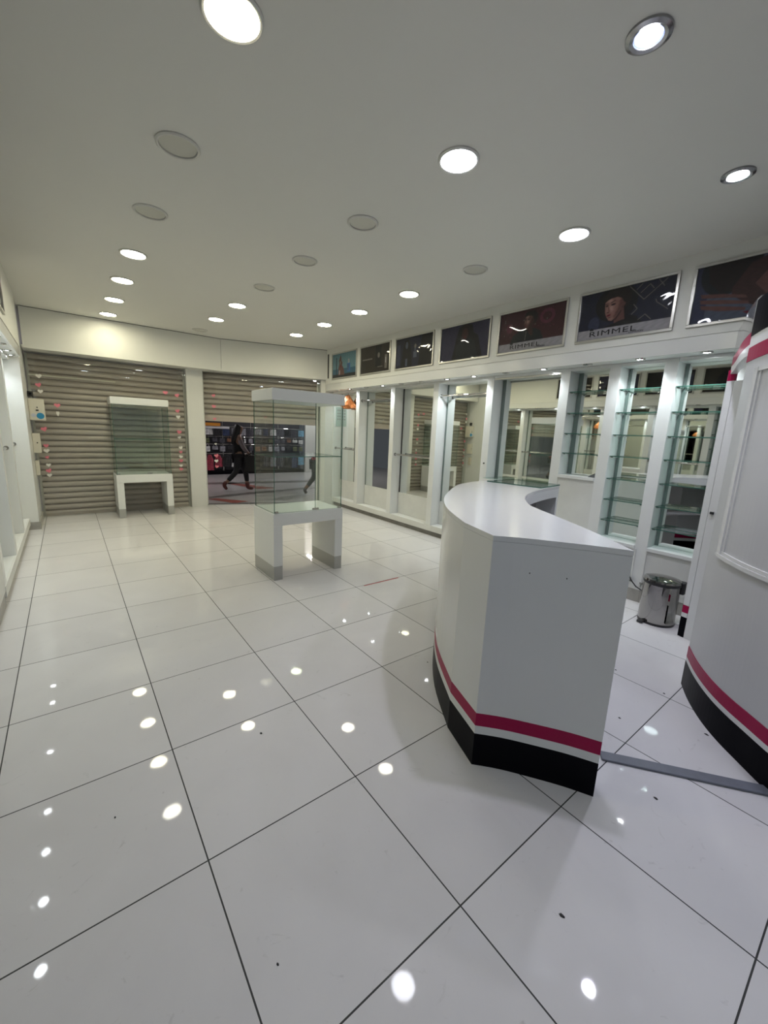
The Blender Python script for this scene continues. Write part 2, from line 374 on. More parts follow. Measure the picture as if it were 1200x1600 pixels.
# ------------------------------------------------------------ ceiling downlights
RING = mat('downlight_ring', (0.62, 0.61, 0.58), 0.35, metal=0.2); RINGM = mat('dark_chrome_ring', (0.35, 0.35, 0.36), 0.2, metal=0.9)
OFFD = mat('unlit_diffuser', (0.56, 0.55, 0.49), 0.35)
def lampm(name, col, k=1.0): return emis(name, col, LAMP_L*k)
L_FAR = lampm('lamp_warm_white', (1.0, 0.94, 0.67), 1.3); L_MID = lampm('lamp_white', (1.0, 0.965, 0.80)); L_NEAR = lampm('lamp_cool', (0.88, 0.90, 1.0))
ring_me = None
def downlight(x, y, on, lab, r=0.108, m=None):
    t = thing('ceiling_downlight', lab, 'ceiling light', (x, y, H), 0, 'round ceiling downlights')
    MB().lathe((0,0,0), [(r,0),(r*1.0,-.006),(r*.93,-.012),(r*.86,-.010),(r*.84,-.002),(r*.84,0)], 40, closed=True).build('trim_ring', RING, t, smooth=True)
    MB().lathe((0,0,0), [(0.0001,-.004),(r*.5,-.004),(r*.83,-.003),(r*.83,-.0005),(0.0001,-.0005)], 40).build('diffuser', m if on else OFFD, t, smooth=False)
    return t
XS = (0.33, 1.50, 2.69); YS = (-0.38, 0.52, 1.41, 2.29, 3.21, 4.07, 4.95, 5.82)
onset = {0: (1, 4, 5, 6, 7), 1: (1, 5, 6), 2: (1, 3, 4, 5, 6)}
rown = ('left', 'middle', 'right')
for i, x in enumerate(XS):
    vis = [j for j in range(1, 8) if not (i == 2 and j == 7)]
    for k, j in enumerate(vis):
        on = j in onset[i]; m = L_FAR if j >= 5 else (L_MID if j >= 3 else L_NEAR)
        if i == 0 and j == 1: m = lampm('lamp_yellow_core', (1.0, 0.93, 0.66), .8)
        downlight(x, YS[j], on, '%s round ceiling downlight, %s from the camera in the %s row' % ('lit' if on else 'unlit', ORD[k], rown[i]), m=m)
# two smaller adjustable spots near the camera
BL = emis('blue_white_lens', (0.35, 0.45, 1.0), 3.0); BD = emis('led_chip', (0.9, 0.95, 1.0), LAMP_L*1.6)
def spotlight_big(x, y, lab, lens, chips):
    t = thing('ceiling_spotlight', lab, 'ceiling light', (x, y, H))
    MB().lathe((0,0,0), [(.075,0),(.074,-.008),(.060,-.014),(.048,-.010),(.046,0)], 40, closed=True).build('bezel', RINGM, t, smooth=True)
    MB().lathe((0,0,0), [(0.0001,-.006),(.044,-.006),(.044,-.001),(0.0001,-.001)], 32).build('lens', lens, t)
    if chips:
        b = MB()
        for k in range(4):
            a = k*math.pi/2+.5; b.cyl((.018*math.cos(a), .018*math.sin(a), -.0095), .009, .003, 14)
        b.build('led_array', BD, t)
    l = bpy.data.lights.new('spot_beam', 'SPOT'); l.energy = SPOT_BIG; l.spot_size = math.radians(95); l.spot_blend = .6; l.shadow_soft_size = .04
    l.color = (0.80, 0.80, 1.0); lo = bpy.data.objects.new('spot_beam', l); COL.objects.link(lo); lo.parent = t; lo.location = (0, 0, -.02)
    return t
spotlight_big(1.50, -0.38, 'small chrome ceiling spotlight with bluish lens and four bright LEDs', BL, True)
spotlight_big(2.69, -0.38, 'small chrome ceiling spotlight glowing white above the right booth', emis('white_lens', (.92,.96,1), LAMP_L*2.2), False)
# unseen lamps added overhead and behind the camera, bluish fill for the desk's near face
L_REAR_FILL = lampm('lamp_bluish_fill', (0.66, 0.77, 1.0), 1.05)
downlight(0.33, -1.28, True, 'added bluish fill lamp in the ceiling directly overhead, out of the frame', m=L_REAR_FILL)
downlight(1.50, -2.2, True, 'added bluish fill lamp in the ceiling at the rear, out of the frame', m=L_REAR_FILL)

# ------------------------------------------------------------ small spots under the side soffits
SP_LENS = emis('spot_lens', (0.92, 0.97, 1.0), 60); SP_OFF = mat('spot_lens_off', (.25,.25,.26), .15)
def small_spot(x, y, on, lab, inward, energy=SPOT_W, group='small spots in the right soffit'):
    t = thing('recessed_spotlight', lab, 'spotlight', (x, y, 2.165), 0, group)
    MB().lathe((0,0,0), [(.042,0),(.041,-.006),(.030,-.009),(.026,-.004),(.026,0)], 28, closed=True).build('bezel', CHROME, t, smooth=True)
    MB().lathe((0,0,0), [(0.0001,-.004),(.025,-.004),(.025,-.001),(0.0001,-.001)], 24).build('lens', SP_LENS if on else SP_OFF, t)
    if on:
        l = bpy.data.lights.new('spot_beam', 'SPOT'); l.energy = energy; l.spot_size = math.radians(115); l.spot_blend = .7
        l.shadow_soft_size = .03; l.color = (0.86, 0.95, 1.0)
        lo = bpy.data.objects.new('spot_beam', l); COL.objects.link(lo); lo.parent = t; lo.location = (0, 0, -.012)
        lo.rotation_euler = (0, inward, 0)
    return t
ysR = [-.10, .37, .82, 1.28, 1.74, 2.20, 2.65, 3.13, 3.57, 4.02, 4.47, 4.96, 5.40]
onR = {0, 1, 3, 5, 6, 9, 11, 12}
for k, y in enumerate(ysR):
    small_spot(3.70, y, k in onR, '%s small chrome spotlight under the right-hand posters, %s from the booth end' % ('lit' if k in onR else 'unlit', ORD[k]), -0.35, energy=SPOT_W*(1.8 if k in (0,1,5,6) else 1.0))
ysL = [1.30, 1.71, 2.21, 2.67, 3.14, 4.02, 4.50, 5.02, 5.45]
for k, y in enumerate(ysL):
    on = k not in (0, 6)
    small_spot(-0.70, y, on, '%s small chrome spotlight in the left soffit, %s counted towards the shutters' % ('lit' if on else 'unlit', ORD[k]), 0.35, energy=SPOT_W*1.0, group='small spots in the left soffit')

# ------------------------------------------------------------ posters
def pm(name, col, bump=.35): return mat(name, tuple(q*(.55 if name[6:] not in ('grey','pale','smudge','line','skin','skin2') else 1.0) for q in col), .45, spec=.1, var=.12, vscale=6, bump=bump, bscale=3.0, coat=.8, coat_r=.03)
PC = {k: pm('print_'+k, c) for k, c in dict(
    teal=(.10,.24,.28), tealdk=(.03,.10,.15), rust=(.10,.045,.035), bluebot=(.05,.14,.28), black=(.008,.008,.010), brown=(.028,.024,.020),
    smudge=(.14,.13,.12), navy=(.022,.024,.045), navy2=(.04,.045,.085), indigo=(.036,.034,.07), wine=(.065,.018,.024), wine2=(.13,.03,.05), hair=(.022,.014,.014),
    skin=(.19,.105,.095), skinhi=(.28,.17,.15), skin2=(.125,.06,.055), skindk=(.05,.025,.026), lip=(.10,.012,.02), grey=(.20,.19,.20), line=(.16,.14,.13), ink=(.02,.02,.025), steel=(.06,.075,.11), pale=(.30,.28,.30), jacket=(.018,.022,.026)).items()}
PK = list(PC)
RW, RH = 0.80, 0.44
def ell(cx, cy, rx, ry, rot=0, n=26):
    c, s = math.cos(rot), math.sin(rot)
    return [(cx+rx*math.cos(a)*c-ry*math.sin(a)*s, cy+rx*math.cos(a)*s+ry*math.sin(a)*c) for a in [2*math.pi*i/n for i in range(n)]]
def seg(x0, y0, x1, y1, w_):
    d = Vector((x1-x0, y1-y0)).normalized(); n = Vector((-d.y, d.x))*w_/2
    return [(x0+n.x, y0+n.y), (x1+n.x, y1+n.y), (x1-n.x, y1-n.y), (x0-n.x, y0-n.y)]
def rect(x0, y0, x1, y1): return [(x0,y0),(x1,y0),(x1,y1),(x0,y1)]
def clip(poly, x0, x1, y0, y1):
    for ax, lim, sg in ((0,x0,1),(0,x1,-1),(1,y0,1),(1,y1,-1)):
        out = []
        for i in range(len(poly)):
            a = poly[i]; b = poly[(i+1) % len(poly)]; ia = (a[ax]-lim)*sg >= 0; ib = (b[ax]-lim)*sg >= 0
            if ia: out.append(a)
            if ia != ib:
                t_ = (lim-a[ax])/(b[ax]-a[ax]); out.append((a[0]+(b[0]-a[0])*t_, a[1]+(b[1]-a[1])*t_))
        poly = out
        if len(poly) < 3: return []
    return poly
# art given in units of the picture: x 0..1.82, y 0..1 (height), drawn in order
AX = RW/RH
def face3(cx, cy, s, rot, k=1.0):
    """three-quarter face turned to the left, soft edged; k = scale of the skin brightness"""
    c, sn = math.cos(rot), math.sin(rot)
    def T(poly): return [(cx+(x*c-y*sn)*s, cy+(x*sn+y*c)*s) for x, y in poly]
    e = lambda x, y, a, b, r=0: T(ell(x, y, a, b, r, 20))
    sk = 'skin' if k >= 1 else 'skin2'; s2 = 'skin2' if k >= 1 else 'skindk'
    return [('hair', e(.10,.13,.25,.25), .05), (s2, T([(.02,-.20),(.20,-.02),(.24,-.50),(.02,-.50)]), .03), (s2, e(.205,.03,.035,.065,-.2), .012),
      (sk, T([(-.155,.17),(-.165,.05),(-.165,-.06),(-.135,-.16),(-.09,-.245),(-.03,-.27),(.04,-.225),(.12,-.12),(.18,.0),(.18,.14),(.12,.24),(0,.27),(-.10,.25)]), .018),
      (s2, T([(.03,-.24),(.14,-.11),(.20,.02),(.19,.2),(.12,.1),(.08,-.05),(.0,-.2)]), .06), (s2, e(.0,.25,.15,.05), .06),
      ('skinhi', e(-.03,.0,.05,.07), .09), ('skinhi', e(-.125,-.01,.008,.06), .02), ('skinhi', e(-.06,.16,.05,.04), .07),
      ('skindk', e(-.125,.065,.028,.020), .02), ('skindk', e(.0,.065,.05,.022), .025), ('ink', e(-.125,.062,.016,.008), .008), ('ink', e(.0,.060,.028,.011,.1), .010),
      ('ink', T([(-.155,.095),(-.10,.105),(-.10,.115),(-.155,.11)]), .010), ('ink', T([(-.045,.100),(.03,.125),(.075,.105),(.03,.14),(-.045,.117)]), .010),
      ('skindk', e(-.105,-.075,.022,.010), .012), (s2, e(-.085,-.02,.008,.06,.2), .02),
      ('lip', e(-.09,-.142,.045,.020,.1), .010), ('ink', T(rect(-.13,-.143,-.05,-.140)), .004), ('skindk', e(-.08,-.185,.03,.008), .02), ('skindk', T([(-.03,-.275),(.05,-.225),(.15,-.09),(.16,-.13),(.06,-.27)]), .02),
      ('hair', T([(-.175,.13),(-.19,.24),(-.08,.36),(.15,.34),(.28,.2),(.25,.02),(.20,.07),(.17,.14),(.08,.195),(-.04,.195),(-.12,.17)]), .02)]
def face(cx, cy, s, rot, dark=False):
    sk = 'skin2' if dark else 'skin'
    c, sn = math.cos(rot), math.sin(rot)
    def T(poly): return [(cx+(x*c-y*sn)*s, cy+(x*sn+y*c)*s) for x, y in poly]
    return [
        ('hair', T(ell(.06, .10, .30, .36))), ('skin2' if not dark else 'skindk', T([(-.02,-.55),(.26,-.60),(.24,-.05),(-.02,-.10)])),
        (sk, T([(-.20,.20),(-.22,.02),(-.20,-.12),(-.14,-.24),(-.06,-.33),(.02,-.36),(.10,-.30),(.18,-.18),(.22,-.02),(.22,.16),(.16,.30),(.04,.36),(-.10,.34)])),
        ('skin2' if not dark else 'skindk', T([(.05,-.34),(.10,-.30),(.18,-.18),(.22,-.02),(.22,.16),(.16,.10),(.13,-.08),(.08,-.20)])),
        ('hair', T([(-.24,.18),(-.20,.34),(-.05,.44),(.14,.42),(.27,.28),(.27,-.02),(.22,.10),(.16,.26),(.02,.33),(-.12,.30)])),
        ('hair', T([(-.16,.10),(-.09,.13),(-.03,.10),(-.03,.115),(-.09,.15),(-.17,.12)])), ('hair', T([(.04,.10),(.11,.14),(.18,.10),(.18,.12),(.11,.16),(.04,.12)])),
        ('ink', T(ell(-.09, .055, .042, .020, -.1))), ('ink', T(ell(.11, .055, .042, .020, .1))),
        ('skin2' if not dark else 'skindk', T([(.0,.05),(.03,-.08),(-.02,-.11),(-.04,-.08)])),
        ('lip', T(ell(0, -.19, .075, .032, .0))), ('ink', T(rect(-.06,-.192,.06,-.188)))]
def stripes_rimmel():
    return [('grey', rect(0, 0, AX, .215))]
art = {}
art[1] = [('teal', rect(0,0,AX,1)), ('tealdk', rect(0,0,AX,.36)), ('black', rect(0,0,AX,.14)), ('navy', rect(.28,.14,.34,.85)),
    ('rust', [(.45,.1),(.95,.1),(.90,.3),(.85,.42),(.75,.5),(.78,.62),(.70,.7),(.68,.85),(.62,.95),(.57,.82),(.50,.7),(.53,.55),(.47,.4)]),
    ('pale', rect(.52,.12,.60,.3)), ('lip', rect(.60,.42,.70,.5)), ('smudge', ell(.62,.62,.05,.08)),
    ('bluebot', rect(1.15,.2,1.38,.55)), ('pale', rect(1.22,.55,1.31,.72)), ('steel', rect(1.19,.25,1.26,.5))]
art[2] = [('brown', rect(0,0,AX,1)), ('smudge', rect(.10,.50,.75,.55)), ('black', rect(.95,.2,1.3,.95)), ('smudge', ell(1.15,.62,.07,.1)), ('brown', ell(1.45,.55,.15,.3)),
    ('smudge', rect(1.52,.1,1.66,.6)), ('pale', rect(1.56,.3,1.6,.5)), ('smudge', rect(1.1,.18,1.4,.205))]
art[3] = [('navy', rect(0,0,AX,1)), ('black', [(.25,0),(.85,0),(.8,.5),(.7,.8),(.6,.95),(.45,.9),(.35,.6)]), ('navy2', rect(.05,.1,.22,.8)), ('steel', rect(.90,.30,1.06,.5)), ('steel', rect(.94,.52,1.02,.62)),
    ('smudge', ell(.98,.68,.05,.07)), ('black', [(1.15,0),(AX,0),(AX,1),(1.3,1),(1.2,.5)]), ('steel', ell(.55,.75,.07,.12)), ('steel', rect(.5,.05,.6,.3))]
art[4] = [('indigo', rect(0,0,AX,1)), ('black', [(.45,0),(1.62,0),(1.52,.3),(1.42,.62),(1.25,.72),(1.2,.95),(.95,1.0),(.72,.95),(.62,.7),(.55,.4)]), ('skindk', ell(.93,.72,.12,.17)),
    ('hair', [(.78,.9),(.95,1.0),(1.12,.93),(1.08,.82),(.95,.9),(.82,.82)]), ('lip', ell(.93,.63,.04,.015)), ('jacket', [(.6,0),(1.45,0),(1.3,.5),(1.1,.56),(.95,.45),(.78,.55),(.62,.4)]), ('indigo', [(1.62,0),(AX,0),(AX,1),(1.5,1),(1.4,.7)])]
art[5] = [('wine', rect(0,0,AX,1)), ('wine2', ell(1.35,.75,.2,.18)), ('wine2', ell(.3,.6,.1,.12)), ('wine', ell(1.35,.75,.12,.1))]
for k in range(34):
    art[5].append(('wine2' if k % 3 else 'smudge', ell(random.uniform(.05,1.75), random.uniform(.3,.97), .012, .015, 0, 8)))
art[5] += [('jacket', [(.35,.2),(1.3,.2),(1.2,.42),(1.02,.52),(.80,.50),(.6,.5),(.42,.4)])] + face3(.84, .70, .70, -.08, .5) + [('jacket', [(.62,.2),(.84,.45),(1.04,.2)]), ('smudge', seg(.78,.25,.8,.46,.012))] + stripes_rimmel()
art[6] = [('navy', rect(0,0,AX,1)), ('black', [(.5,.1),(1.25,.1),(1.2,.35),(1.0,.42),(.8,.3)]), ('black', ell(.75,.7,.42,.38)), ('navy2', ell(.33,.32,.12,.16))] + face3(.70, .62, 1.02, .10) + \
    [('black', [(.45,.2),(1.35,.2),(1.15,.34),(.9,.33),(.7,.27)])]
for (a_, b_, c_, d_) in ((.98,.98,1.28,.66),(1.28,.66,1.66,.98),(1.20,.80,1.36,.94),(1.36,.94,1.44,.84),(1.12,.88,1.22,.98),(1.50,1.0,1.62,.84),(1.10,.60,1.18,.50),(1.18,.50,1.08,.40),(1.22,.27,1.34,.36),(1.34,.36,1.46,.24),(1.50,.62,1.52,.56),(1.52,.56,1.74,.38)):
    art[6].append(('line', seg(a_, b_, c_, d_, .012)))
art[6] += stripes_rimmel()
art[7] = [('steel', rect(0,0,AX,1)), ('navy2', rect(0,0,.2,1)), ('jacket', ell(.42,.85,.36,.42)), ('hair', [(.15,1),(.9,1),(.82,.7),(.6,.48),(.38,.5),(.2,.7)]), ('skindk', [(.55,.55),(.75,.9),(1.0,1.0),(AX,1.0),(AX,.0),(1.15,.0),(.95,.14),(.72,.28),(.55,.42)]),
    ('skin2', [(.85,.55),(1.1,.9),(1.6,.95),(1.7,.5),(1.5,.2),(1.1,.25)]),
    ('skin2', [(.10,.52),(.45,.46),(.75,.38),(.78,.33),(.42,.40),(.12,.45)]), ('skin2', [(.10,.42),(.45,.36),(.80,.27),(.82,.22),(.42,.29),(.12,.35)]),
    ('skin2', [(.12,.32),(.45,.25),(.78,.17),(.78,.12),(.42,.17),(.14,.25)]), ('lip', [(.75,.10),(1.1,.12),(1.3,.2),(1.1,.05),(.85,.03)]), ('ink', [(1.2,.62),(1.42,.78),(1.52,.80),(1.4,.70)]), ('ink', seg(.45,.9,.55,.8,.01)), ('ink', seg(.5,.93,.62,.8,.01))]
art[8] = [('brown', rect(0,0,AX,1)), ('black', ell(.9,.4,.5,.5)), ('skindk', ell(.85,.6,.14,.2)), ('smudge', rect(1.2,.1,1.6,.15))]
FRAME = mat('poster_frame', (0.50, 0.49, 0.46), 0.28, metal=0.75)
def text_mesh(body, size, name, m, parent, loc, xs=1.0, spacing=1.0):
    cu = bpy.data.curves.new(name, 'FONT'); cu.body = body; cu.size = size; cu.extrude = .0006; cu.space_character = spacing
    to = bpy.data.objects.new(name+'_tmp', cu); COL.objects.link(to)
    dg = bpy.context.evaluated_depsgraph_get(); me = bpy.data.meshes.new_from_object(to.evaluated_get(dg))
    bpy.data.objects.remove(to); me.materials.clear(); me.materials.append(m)
    o = bpy.data.objects.new(name, me); COL.objects.link(o); o.parent = parent; o.location = loc; o.scale = (xs, 1, 1); return o
import numpy as np
PCOL = {k_: v_ for k_, v_ in dict(teal=(.10,.19,.23), tealdk=(.02,.08,.13), rust=(.09,.035,.03), bluebot=(.03,.10,.25), black=(.005,.005,.007), brown=(.018,.015,.013),
    smudge=(.12,.11,.10), navy=(.010,.011,.024), navy2=(.022,.026,.055), indigo=(.020,.019,.042), wine=(.036,.010,.014), wine2=(.085,.02,.035), hair=(.012,.008,.008),
    skin=(.19,.095,.08), skin2=(.085,.038,.034), skinhi=(.29,.165,.14), skindk=(.032,.014,.014), lip=(.10,.010,.02), grey=(.25,.24,.26), line=(.13,.12,.11), ink=(.010,.008,.010), steel=(.05,.06,.09), pale=(.30,.28,.30), jacket=(.009,.011,.014)).items()}
def sdf(P, poly):
    d2 = np.full(len(P), 1e9); ins = np.zeros(len(P), bool); n = len(poly)
    for i in range(n):
        a = np.array(poly[i]); b = np.array(poly[(i+1) % n]); e = b-a; w_ = P-a
        t_ = np.clip((w_@e)/max(e@e, 1e-12), 0, 1); q = w_-t_[:, None]*e; d2 = np.minimum(d2, (q**2).sum(1))
        c = (a[1] > P[:, 1]) != (b[1] > P[:, 1])
        with np.errstate(divide='ignore', invalid='ignore'): xx = (b[0]-a[0])*(P[:, 1]-a[1])/(b[1]-a[1] if b[1] != a[1] else 1e-12)+a[0]
        ins ^= c & (P[:, 0] < xx)
    return np.where(ins, -1, 1)*np.sqrt(d2)
def print_mat():
    m, t, b = nt('glossy_poster_print'); N = t.nodes.new
    at = N('ShaderNodeAttribute'); at.attribute_name = 'ink'; t.links.new(at.outputs['Color'], b.inputs['Base Color'])
    b.inputs['Roughness'].default_value = .5; b.inputs['Specular IOR Level'].default_value = .1
    b.inputs['Coat Weight'].default_value = .85; b.inputs['Coat Roughness'].default_value = .025
    tc = N('ShaderNodeTexCoord'); n = N('ShaderNodeTexNoise'); n.inputs['Scale'].default_value = 3.2; n.inputs['Detail'].default_value = 1.5; n.inputs['Distortion'].default_value = .8
    bp = N('ShaderNodeBump'); bp.inputs['Strength'].default_value = .45; bp.inputs['Distance'].default_value = .02
    t.links.new(tc.outputs['Object'], n.inputs['Vector']); t.links.new(n.outputs['Fac'], bp.inputs['Height']); t.links.new(bp.outputs['Normal'], b.inputs['Coat Normal'])
    return m
PRINT = print_mat()
def paint_print(k, parent, f):
    NX, NY = 220, 120; gx, gy = np.meshgrid(np.linspace(0, AX, NX+1), np.linspace(0, 1, NY+1)); P = np.stack([gx.ravel(), gy.ravel()], 1)
    col = np.zeros((len(P), 3)); rs = np.random.RandomState(k)
    for L_ in art[k]:
        nm, poly = L_[0], L_[1]; soft = L_[2] if len(L_) > 2 else (.006 if len(poly) <= 4 else .022)
        a_ = np.clip(.5-sdf(P, poly)/max(soft, 1e-3)/1.0, 0, 1); a_ = a_*a_*(3-2*a_)
        col = col*(1-a_[:, None])+np.array(PCOL[nm])*a_[:, None]
    col *= 1+.10*np.sin(P[:, :1]*37+3*np.sin(P[:, 1:]*23))*np.cos(P[:, 1:]*31)
    iw, ih = RW-2*f, RH-2*f; n0 = len(P)
    vs = [(f+p[0]/AX*iw, f+p[1]*ih, .004) for p in P]; W_ = NX+1
    fs = [(j*W_+i, j*W_+i+1, (j+1)*W_+i+1, (j+1)*W_+i) for j in range(NY) for i in range(NX)]
    me = bpy.data.meshes.new('print'); me.from_pydata(vs, [], fs); me.update(); me.materials.append(PRINT)
    ca = me.color_attributes.new('ink', 'FLOAT_COLOR', 'POINT'); ca.data.foreach_set('color', np.hstack([col, np.ones((n0, 1))]).astype(np.float32).ravel())
    o = bpy.data.objects.new('print', me); COL.objects.link(o); o.parent = parent
    MB().box(f, RW-f, f, RH-f, .0003, .0035).build('backing', BLACKP, parent)
def poster(lab, k, x, yhi, zbot, right=True):
    # local frame: X along the picture to its right, Y up, Z out of the wall
    if right: m = Matrix(((0,0,-1,x),(-1,0,0,yhi),(0,1,0,zbot),(0,0,0,1)))
    else:     m = Matrix(((0,0,1,x),(1,0,0,yhi),(0,1,0,zbot),(0,0,0,1)))
    t = thing('framed_poster', lab, 'poster', mtx=m, group='framed advertising posters above the cabinets')
    f = .022; b = MB()
    for (a0, a1, b0, b1) in ((0,RW,0,f),(0,RW,RH-f,RH),(0,f,f,RH-f),(RW-f,RW,f,RH-f)): b.box(a0, a1, b0, b1, 0, .016)
    b.build('frame', FRAME, t, bevel=.003)
    paint_print(k, t, f); z = .0046
    if k in (5, 6):
        s = .062 if k == 6 else .056; x0 = .125 if k == 6 else .165
        text_mesh('RIMMEL', s, 'lettering', PC['ink'], t, (x0, .047, z+.0008), xs=1.75, spacing=1.12)
        text_mesh('LONDON', .020, 'small_lettering', PC['ink'], t, (.47, .032, z+.0008), xs=1.3)
        cb = MB(); cx, cy = x0+.022, .047+s*.80+.013
        cb.add([(cx+px*.020, cy+py*.020, z+.001) for px, py in [(-.8,-.6),(.8,-.6),(1,.5),(.45,0),(0,.8),(-.45,0),(-1,.5)]], [tuple(range(7))])
        cb.build('crown_mark', PC['ink'], t)
    return t
plabs = ['teal advertising poster with ornate bottles, last of the row by the front fascia', 'dark brown advertising poster right of the teal one', 'dark navy advertising poster with small blue bottle, third from the far end',
  'indigo poster of a dark clothed figure, left of the wine-red lettered poster', 'wine-red lettered poster of a woman in jacket with a grey lettering band', 'black lettered poster of a close-up face with thin diamond lines', 'large close-up poster of face and fingers, nearest to the black-topped booth']
ytop = [5.463, 4.565, 3.657, 2.745, 1.843, 0.940, 0.050]
for k in range(7): poster(plabs[k], k+1, XF_R-.0005, ytop[k], 2.345)
for k, y in enumerate((3.18, 2.28, 1.38, .48)):
    poster('dark poster on the left fascia, %s from the shutter end' % ORD[k], (8, 4, 3, 8)[k], XF_L+.0005, y, 2.345, False)

# ------------------------------------------------------------ wall cabinets (niches with mirrors)
def niche(side, y0, y1, kind, lab):
    """y0..y1 = clear opening; post stands on the near (low-y) side"""
    xp, xm = (XP_R, XM_R) if side > 0 else (XP_L, XM_L); s = side
    t = thing('display_cabinet', lab, 'cabinet', (xp, (y0+y1)/2, 0), group='white mirrored wall cabinets on the %s' % ('right' if s > 0 else 'left'))
    def bx(b, xa, xb, ya, yb, za, zb): b.box(s*xa, s*xb, ya-(y0+y1)/2, yb-(y0+y1)/2, za, zb); return b
    d = .18; top = 2.163; pw = .10
    bx(MB(), 0, d-.002, y0-pw+.0015, y0, .156, top).build('post', WHITE, t)
    if kind in ('rail_high', 'rail_low'): zb = .50
    elif kind == 'counter': zb = .95
    elif kind == 'short': zb = 1.10
    else: zb = .53
    b = bx(MB(), d-.006, d+.02, y0-pw+.0015, y1, .156, top).build('back_board', WHITE, t)
    bx(MB(), d-.010, d-.0065, y0+.004, y1-.004, zb+.004, top-.03).build('mirror', MIRROR, t)
    bx(MB(), d-.0125, d-.0105, y1-.050 if kind in ('counter','short') else y1-.030, y1-.004, zb+.004, top-.03).build('mirror_edge', BLACKP if 'across its middle' in lab else EDGEB, t)
    bx(MB(), 0, d, y0, y1-.002, top-.028, top).build('top_rail', WHITE, t)
    if kind in ('rail_high', 'rail_low'):
        bx(MB(), -.002 if s > 0 else -.005, .012, y0-pw+.0015, y1, .072, .155).build('plinth', PAINT, t)
        bx(MB(), .030, d, y0-pw+.0015, y1, 0.001, .070).build('toe_kick', GRIME, t)
        bx(MB(), .012, d-.006, y0-pw+.0015, y1, .140, .1555).build('floor_board', WHITE, t)
        bx(MB(), d-.020, d-.006, y0+.001, y1-.002, .157, zb).build('lower_panel', WORN, t)
        zr = 1.975 if kind == 'rail_high' else 1.118
        r = MB().cyl((s*.055, y0+.003-(y0+y1)/2, zr), .015, y1-y0-.006, 16, axis='y').build('hanging_rail', CHROME, t, smooth=True)
        for yy in (y0+.001, y1-.007): MB().cyl((s*.055, yy-(y0+y1)/2, zr), .024, .006, 16, axis='y').build('rail_socket', CHROME, r)
    else:
        pb = MB(); bx(pb, 0, .02, y0-pw+.0015 if True else y0, y1, .12, .155)
        bx(pb, 0.0005, d-.006, y0, y1-.002, .156, zb-.03 if kind != 'tall' else zb-.03).build('lower_panel', WORN, t)
        bx(MB(), -.018, d-.006, y0-.0+.001, y1-.002, zb-.029, zb).build('sill', WHITE, t)
        bx(MB(), .008, d-.006, y0-pw+.0015, y1, 0.001, .12).build('skirting', SKIRT, t)
    return t
YR = [(4.93, 5.72), (3.93, 4.83), (2.98, 3.83), (2.09, 2.86), (1.14, 1.96), (0.66, 1.04), (0.21, 0.56), (-0.25, 0.11)]
# (clear openings, far to near)
KR = ['rail_low', 'rail_high', 'rail_low', 'rail_high', 'counter', 'short', 'tall', 'tall']
YR = [(4.93, 5.69), (3.955, 4.83), (3.005, 3.855), (2.085, 2.905), (1.145, 1.985), (0.665, 1.045), (0.215, 0.565), (-0.26, 0.115)]
LR = ['end niche with low rail beside the half-open shutter', 'niche with high rail, second from the shutter end', 'niche with low chrome rail across its middle, third from the shutter end', 'niche with high white-lit rail left of the counter niche',
      'wide niche with mirrors behind the curved desk', 'niche with four glass shelves and closed lower panel', 'tall niche with seven glass shelves left of the waste bin', 'tall niche with seven glass shelves behind the waste bin']
for (a, b), k, l in zip(YR, KR, LR): niche(1, a, b, k, 'white mirrored ' + l)
YL = [(4.93, 5.70), (3.955, 4.83), (3.005, 3.855), (2.085, 2.905), (1.145, 1.985), (0.215, 1.045), (-.70, .115)]
KL = ['rail_low', 'rail_low', 'rail_high', 'counter', 'rail_low', 'tall', 'rail_high']
for k, ((a, b), kd) in enumerate(zip(YL, KL)):
    niche(-1, a, b, kd, 'white mirrored niche in the left wall, %s from the shutter end' % ORD[k])
# blank wall cabinets nearer than the niches
struct(MB().box(4.0, 4.028, YB, -.372, 0, 2.16).build('trim_11', WHITE)); struct(MB().box(-1.008, -.98, YB, -.812, 0, 2.16).build('trim_12', WHITE))
struct(MB().box(XP_R, XM_R+.02, 5.700, 5.738, .0, 2.163).build('trim_13', WHITE), 'white end panel of the right cabinets')
struct(MB().box(XM_L-.02, XP_L+.095, 5.702, 5.7145, .102, 2.163).build('trim_14', WHITE), 'white end panel of the left cabinets')

# glass shelves
def shelf(y0, y1, z, lab, group, side=1):
    xp = XP_R if side > 0 else XP_L
    t = thing('glass_shelf', lab, 'shelf', (xp+side*.015, (y0+y1)/2, z), group=group)
    hw = (y1-y0)/2-.004; b = MB(); x0, x1 = (0, side*.148); vs0 = b.box(x0, x1, -hw, hw, 0, .008)
    b.m = [0, 0, 1, 1, 1, 1]; b.build('pane', [SHELFG, GEDGE], t)
    for yy in (-hw+.001, hw-.021):
        for xx in (.012, .125): MB().box(side*xx, side*(xx+.016), yy, yy+.02, -.009, -.0005).build('shelf_clip', CHROME, t)
ZS = [1.930, 1.722, 1.518, 1.318, 1.106, .905, .703]
nm = {5: 'the short niche', 6: 'the tall niche left of the bin', 7: 'the tall niche behind the bin'}
for n_ in (5, 6, 7):
    for k, z in enumerate(ZS[:4] if n_ == 5 else ZS):
        shelf(YR[n_][0], YR[n_][1], z, 'clear glass shelf in %s, %s from the top' % (nm[n_], ORD[k]), 'glass shelves in the right niches')
for k, z in enumerate((1.9, 1.65, 1.4, 1.1, .8)):
    shelf(YL[5][0], YL[5][1], z, 'clear glass shelf in the shelved left niche, %s from the top' % ORD[k], 'glass shelves in the left niche', -1)
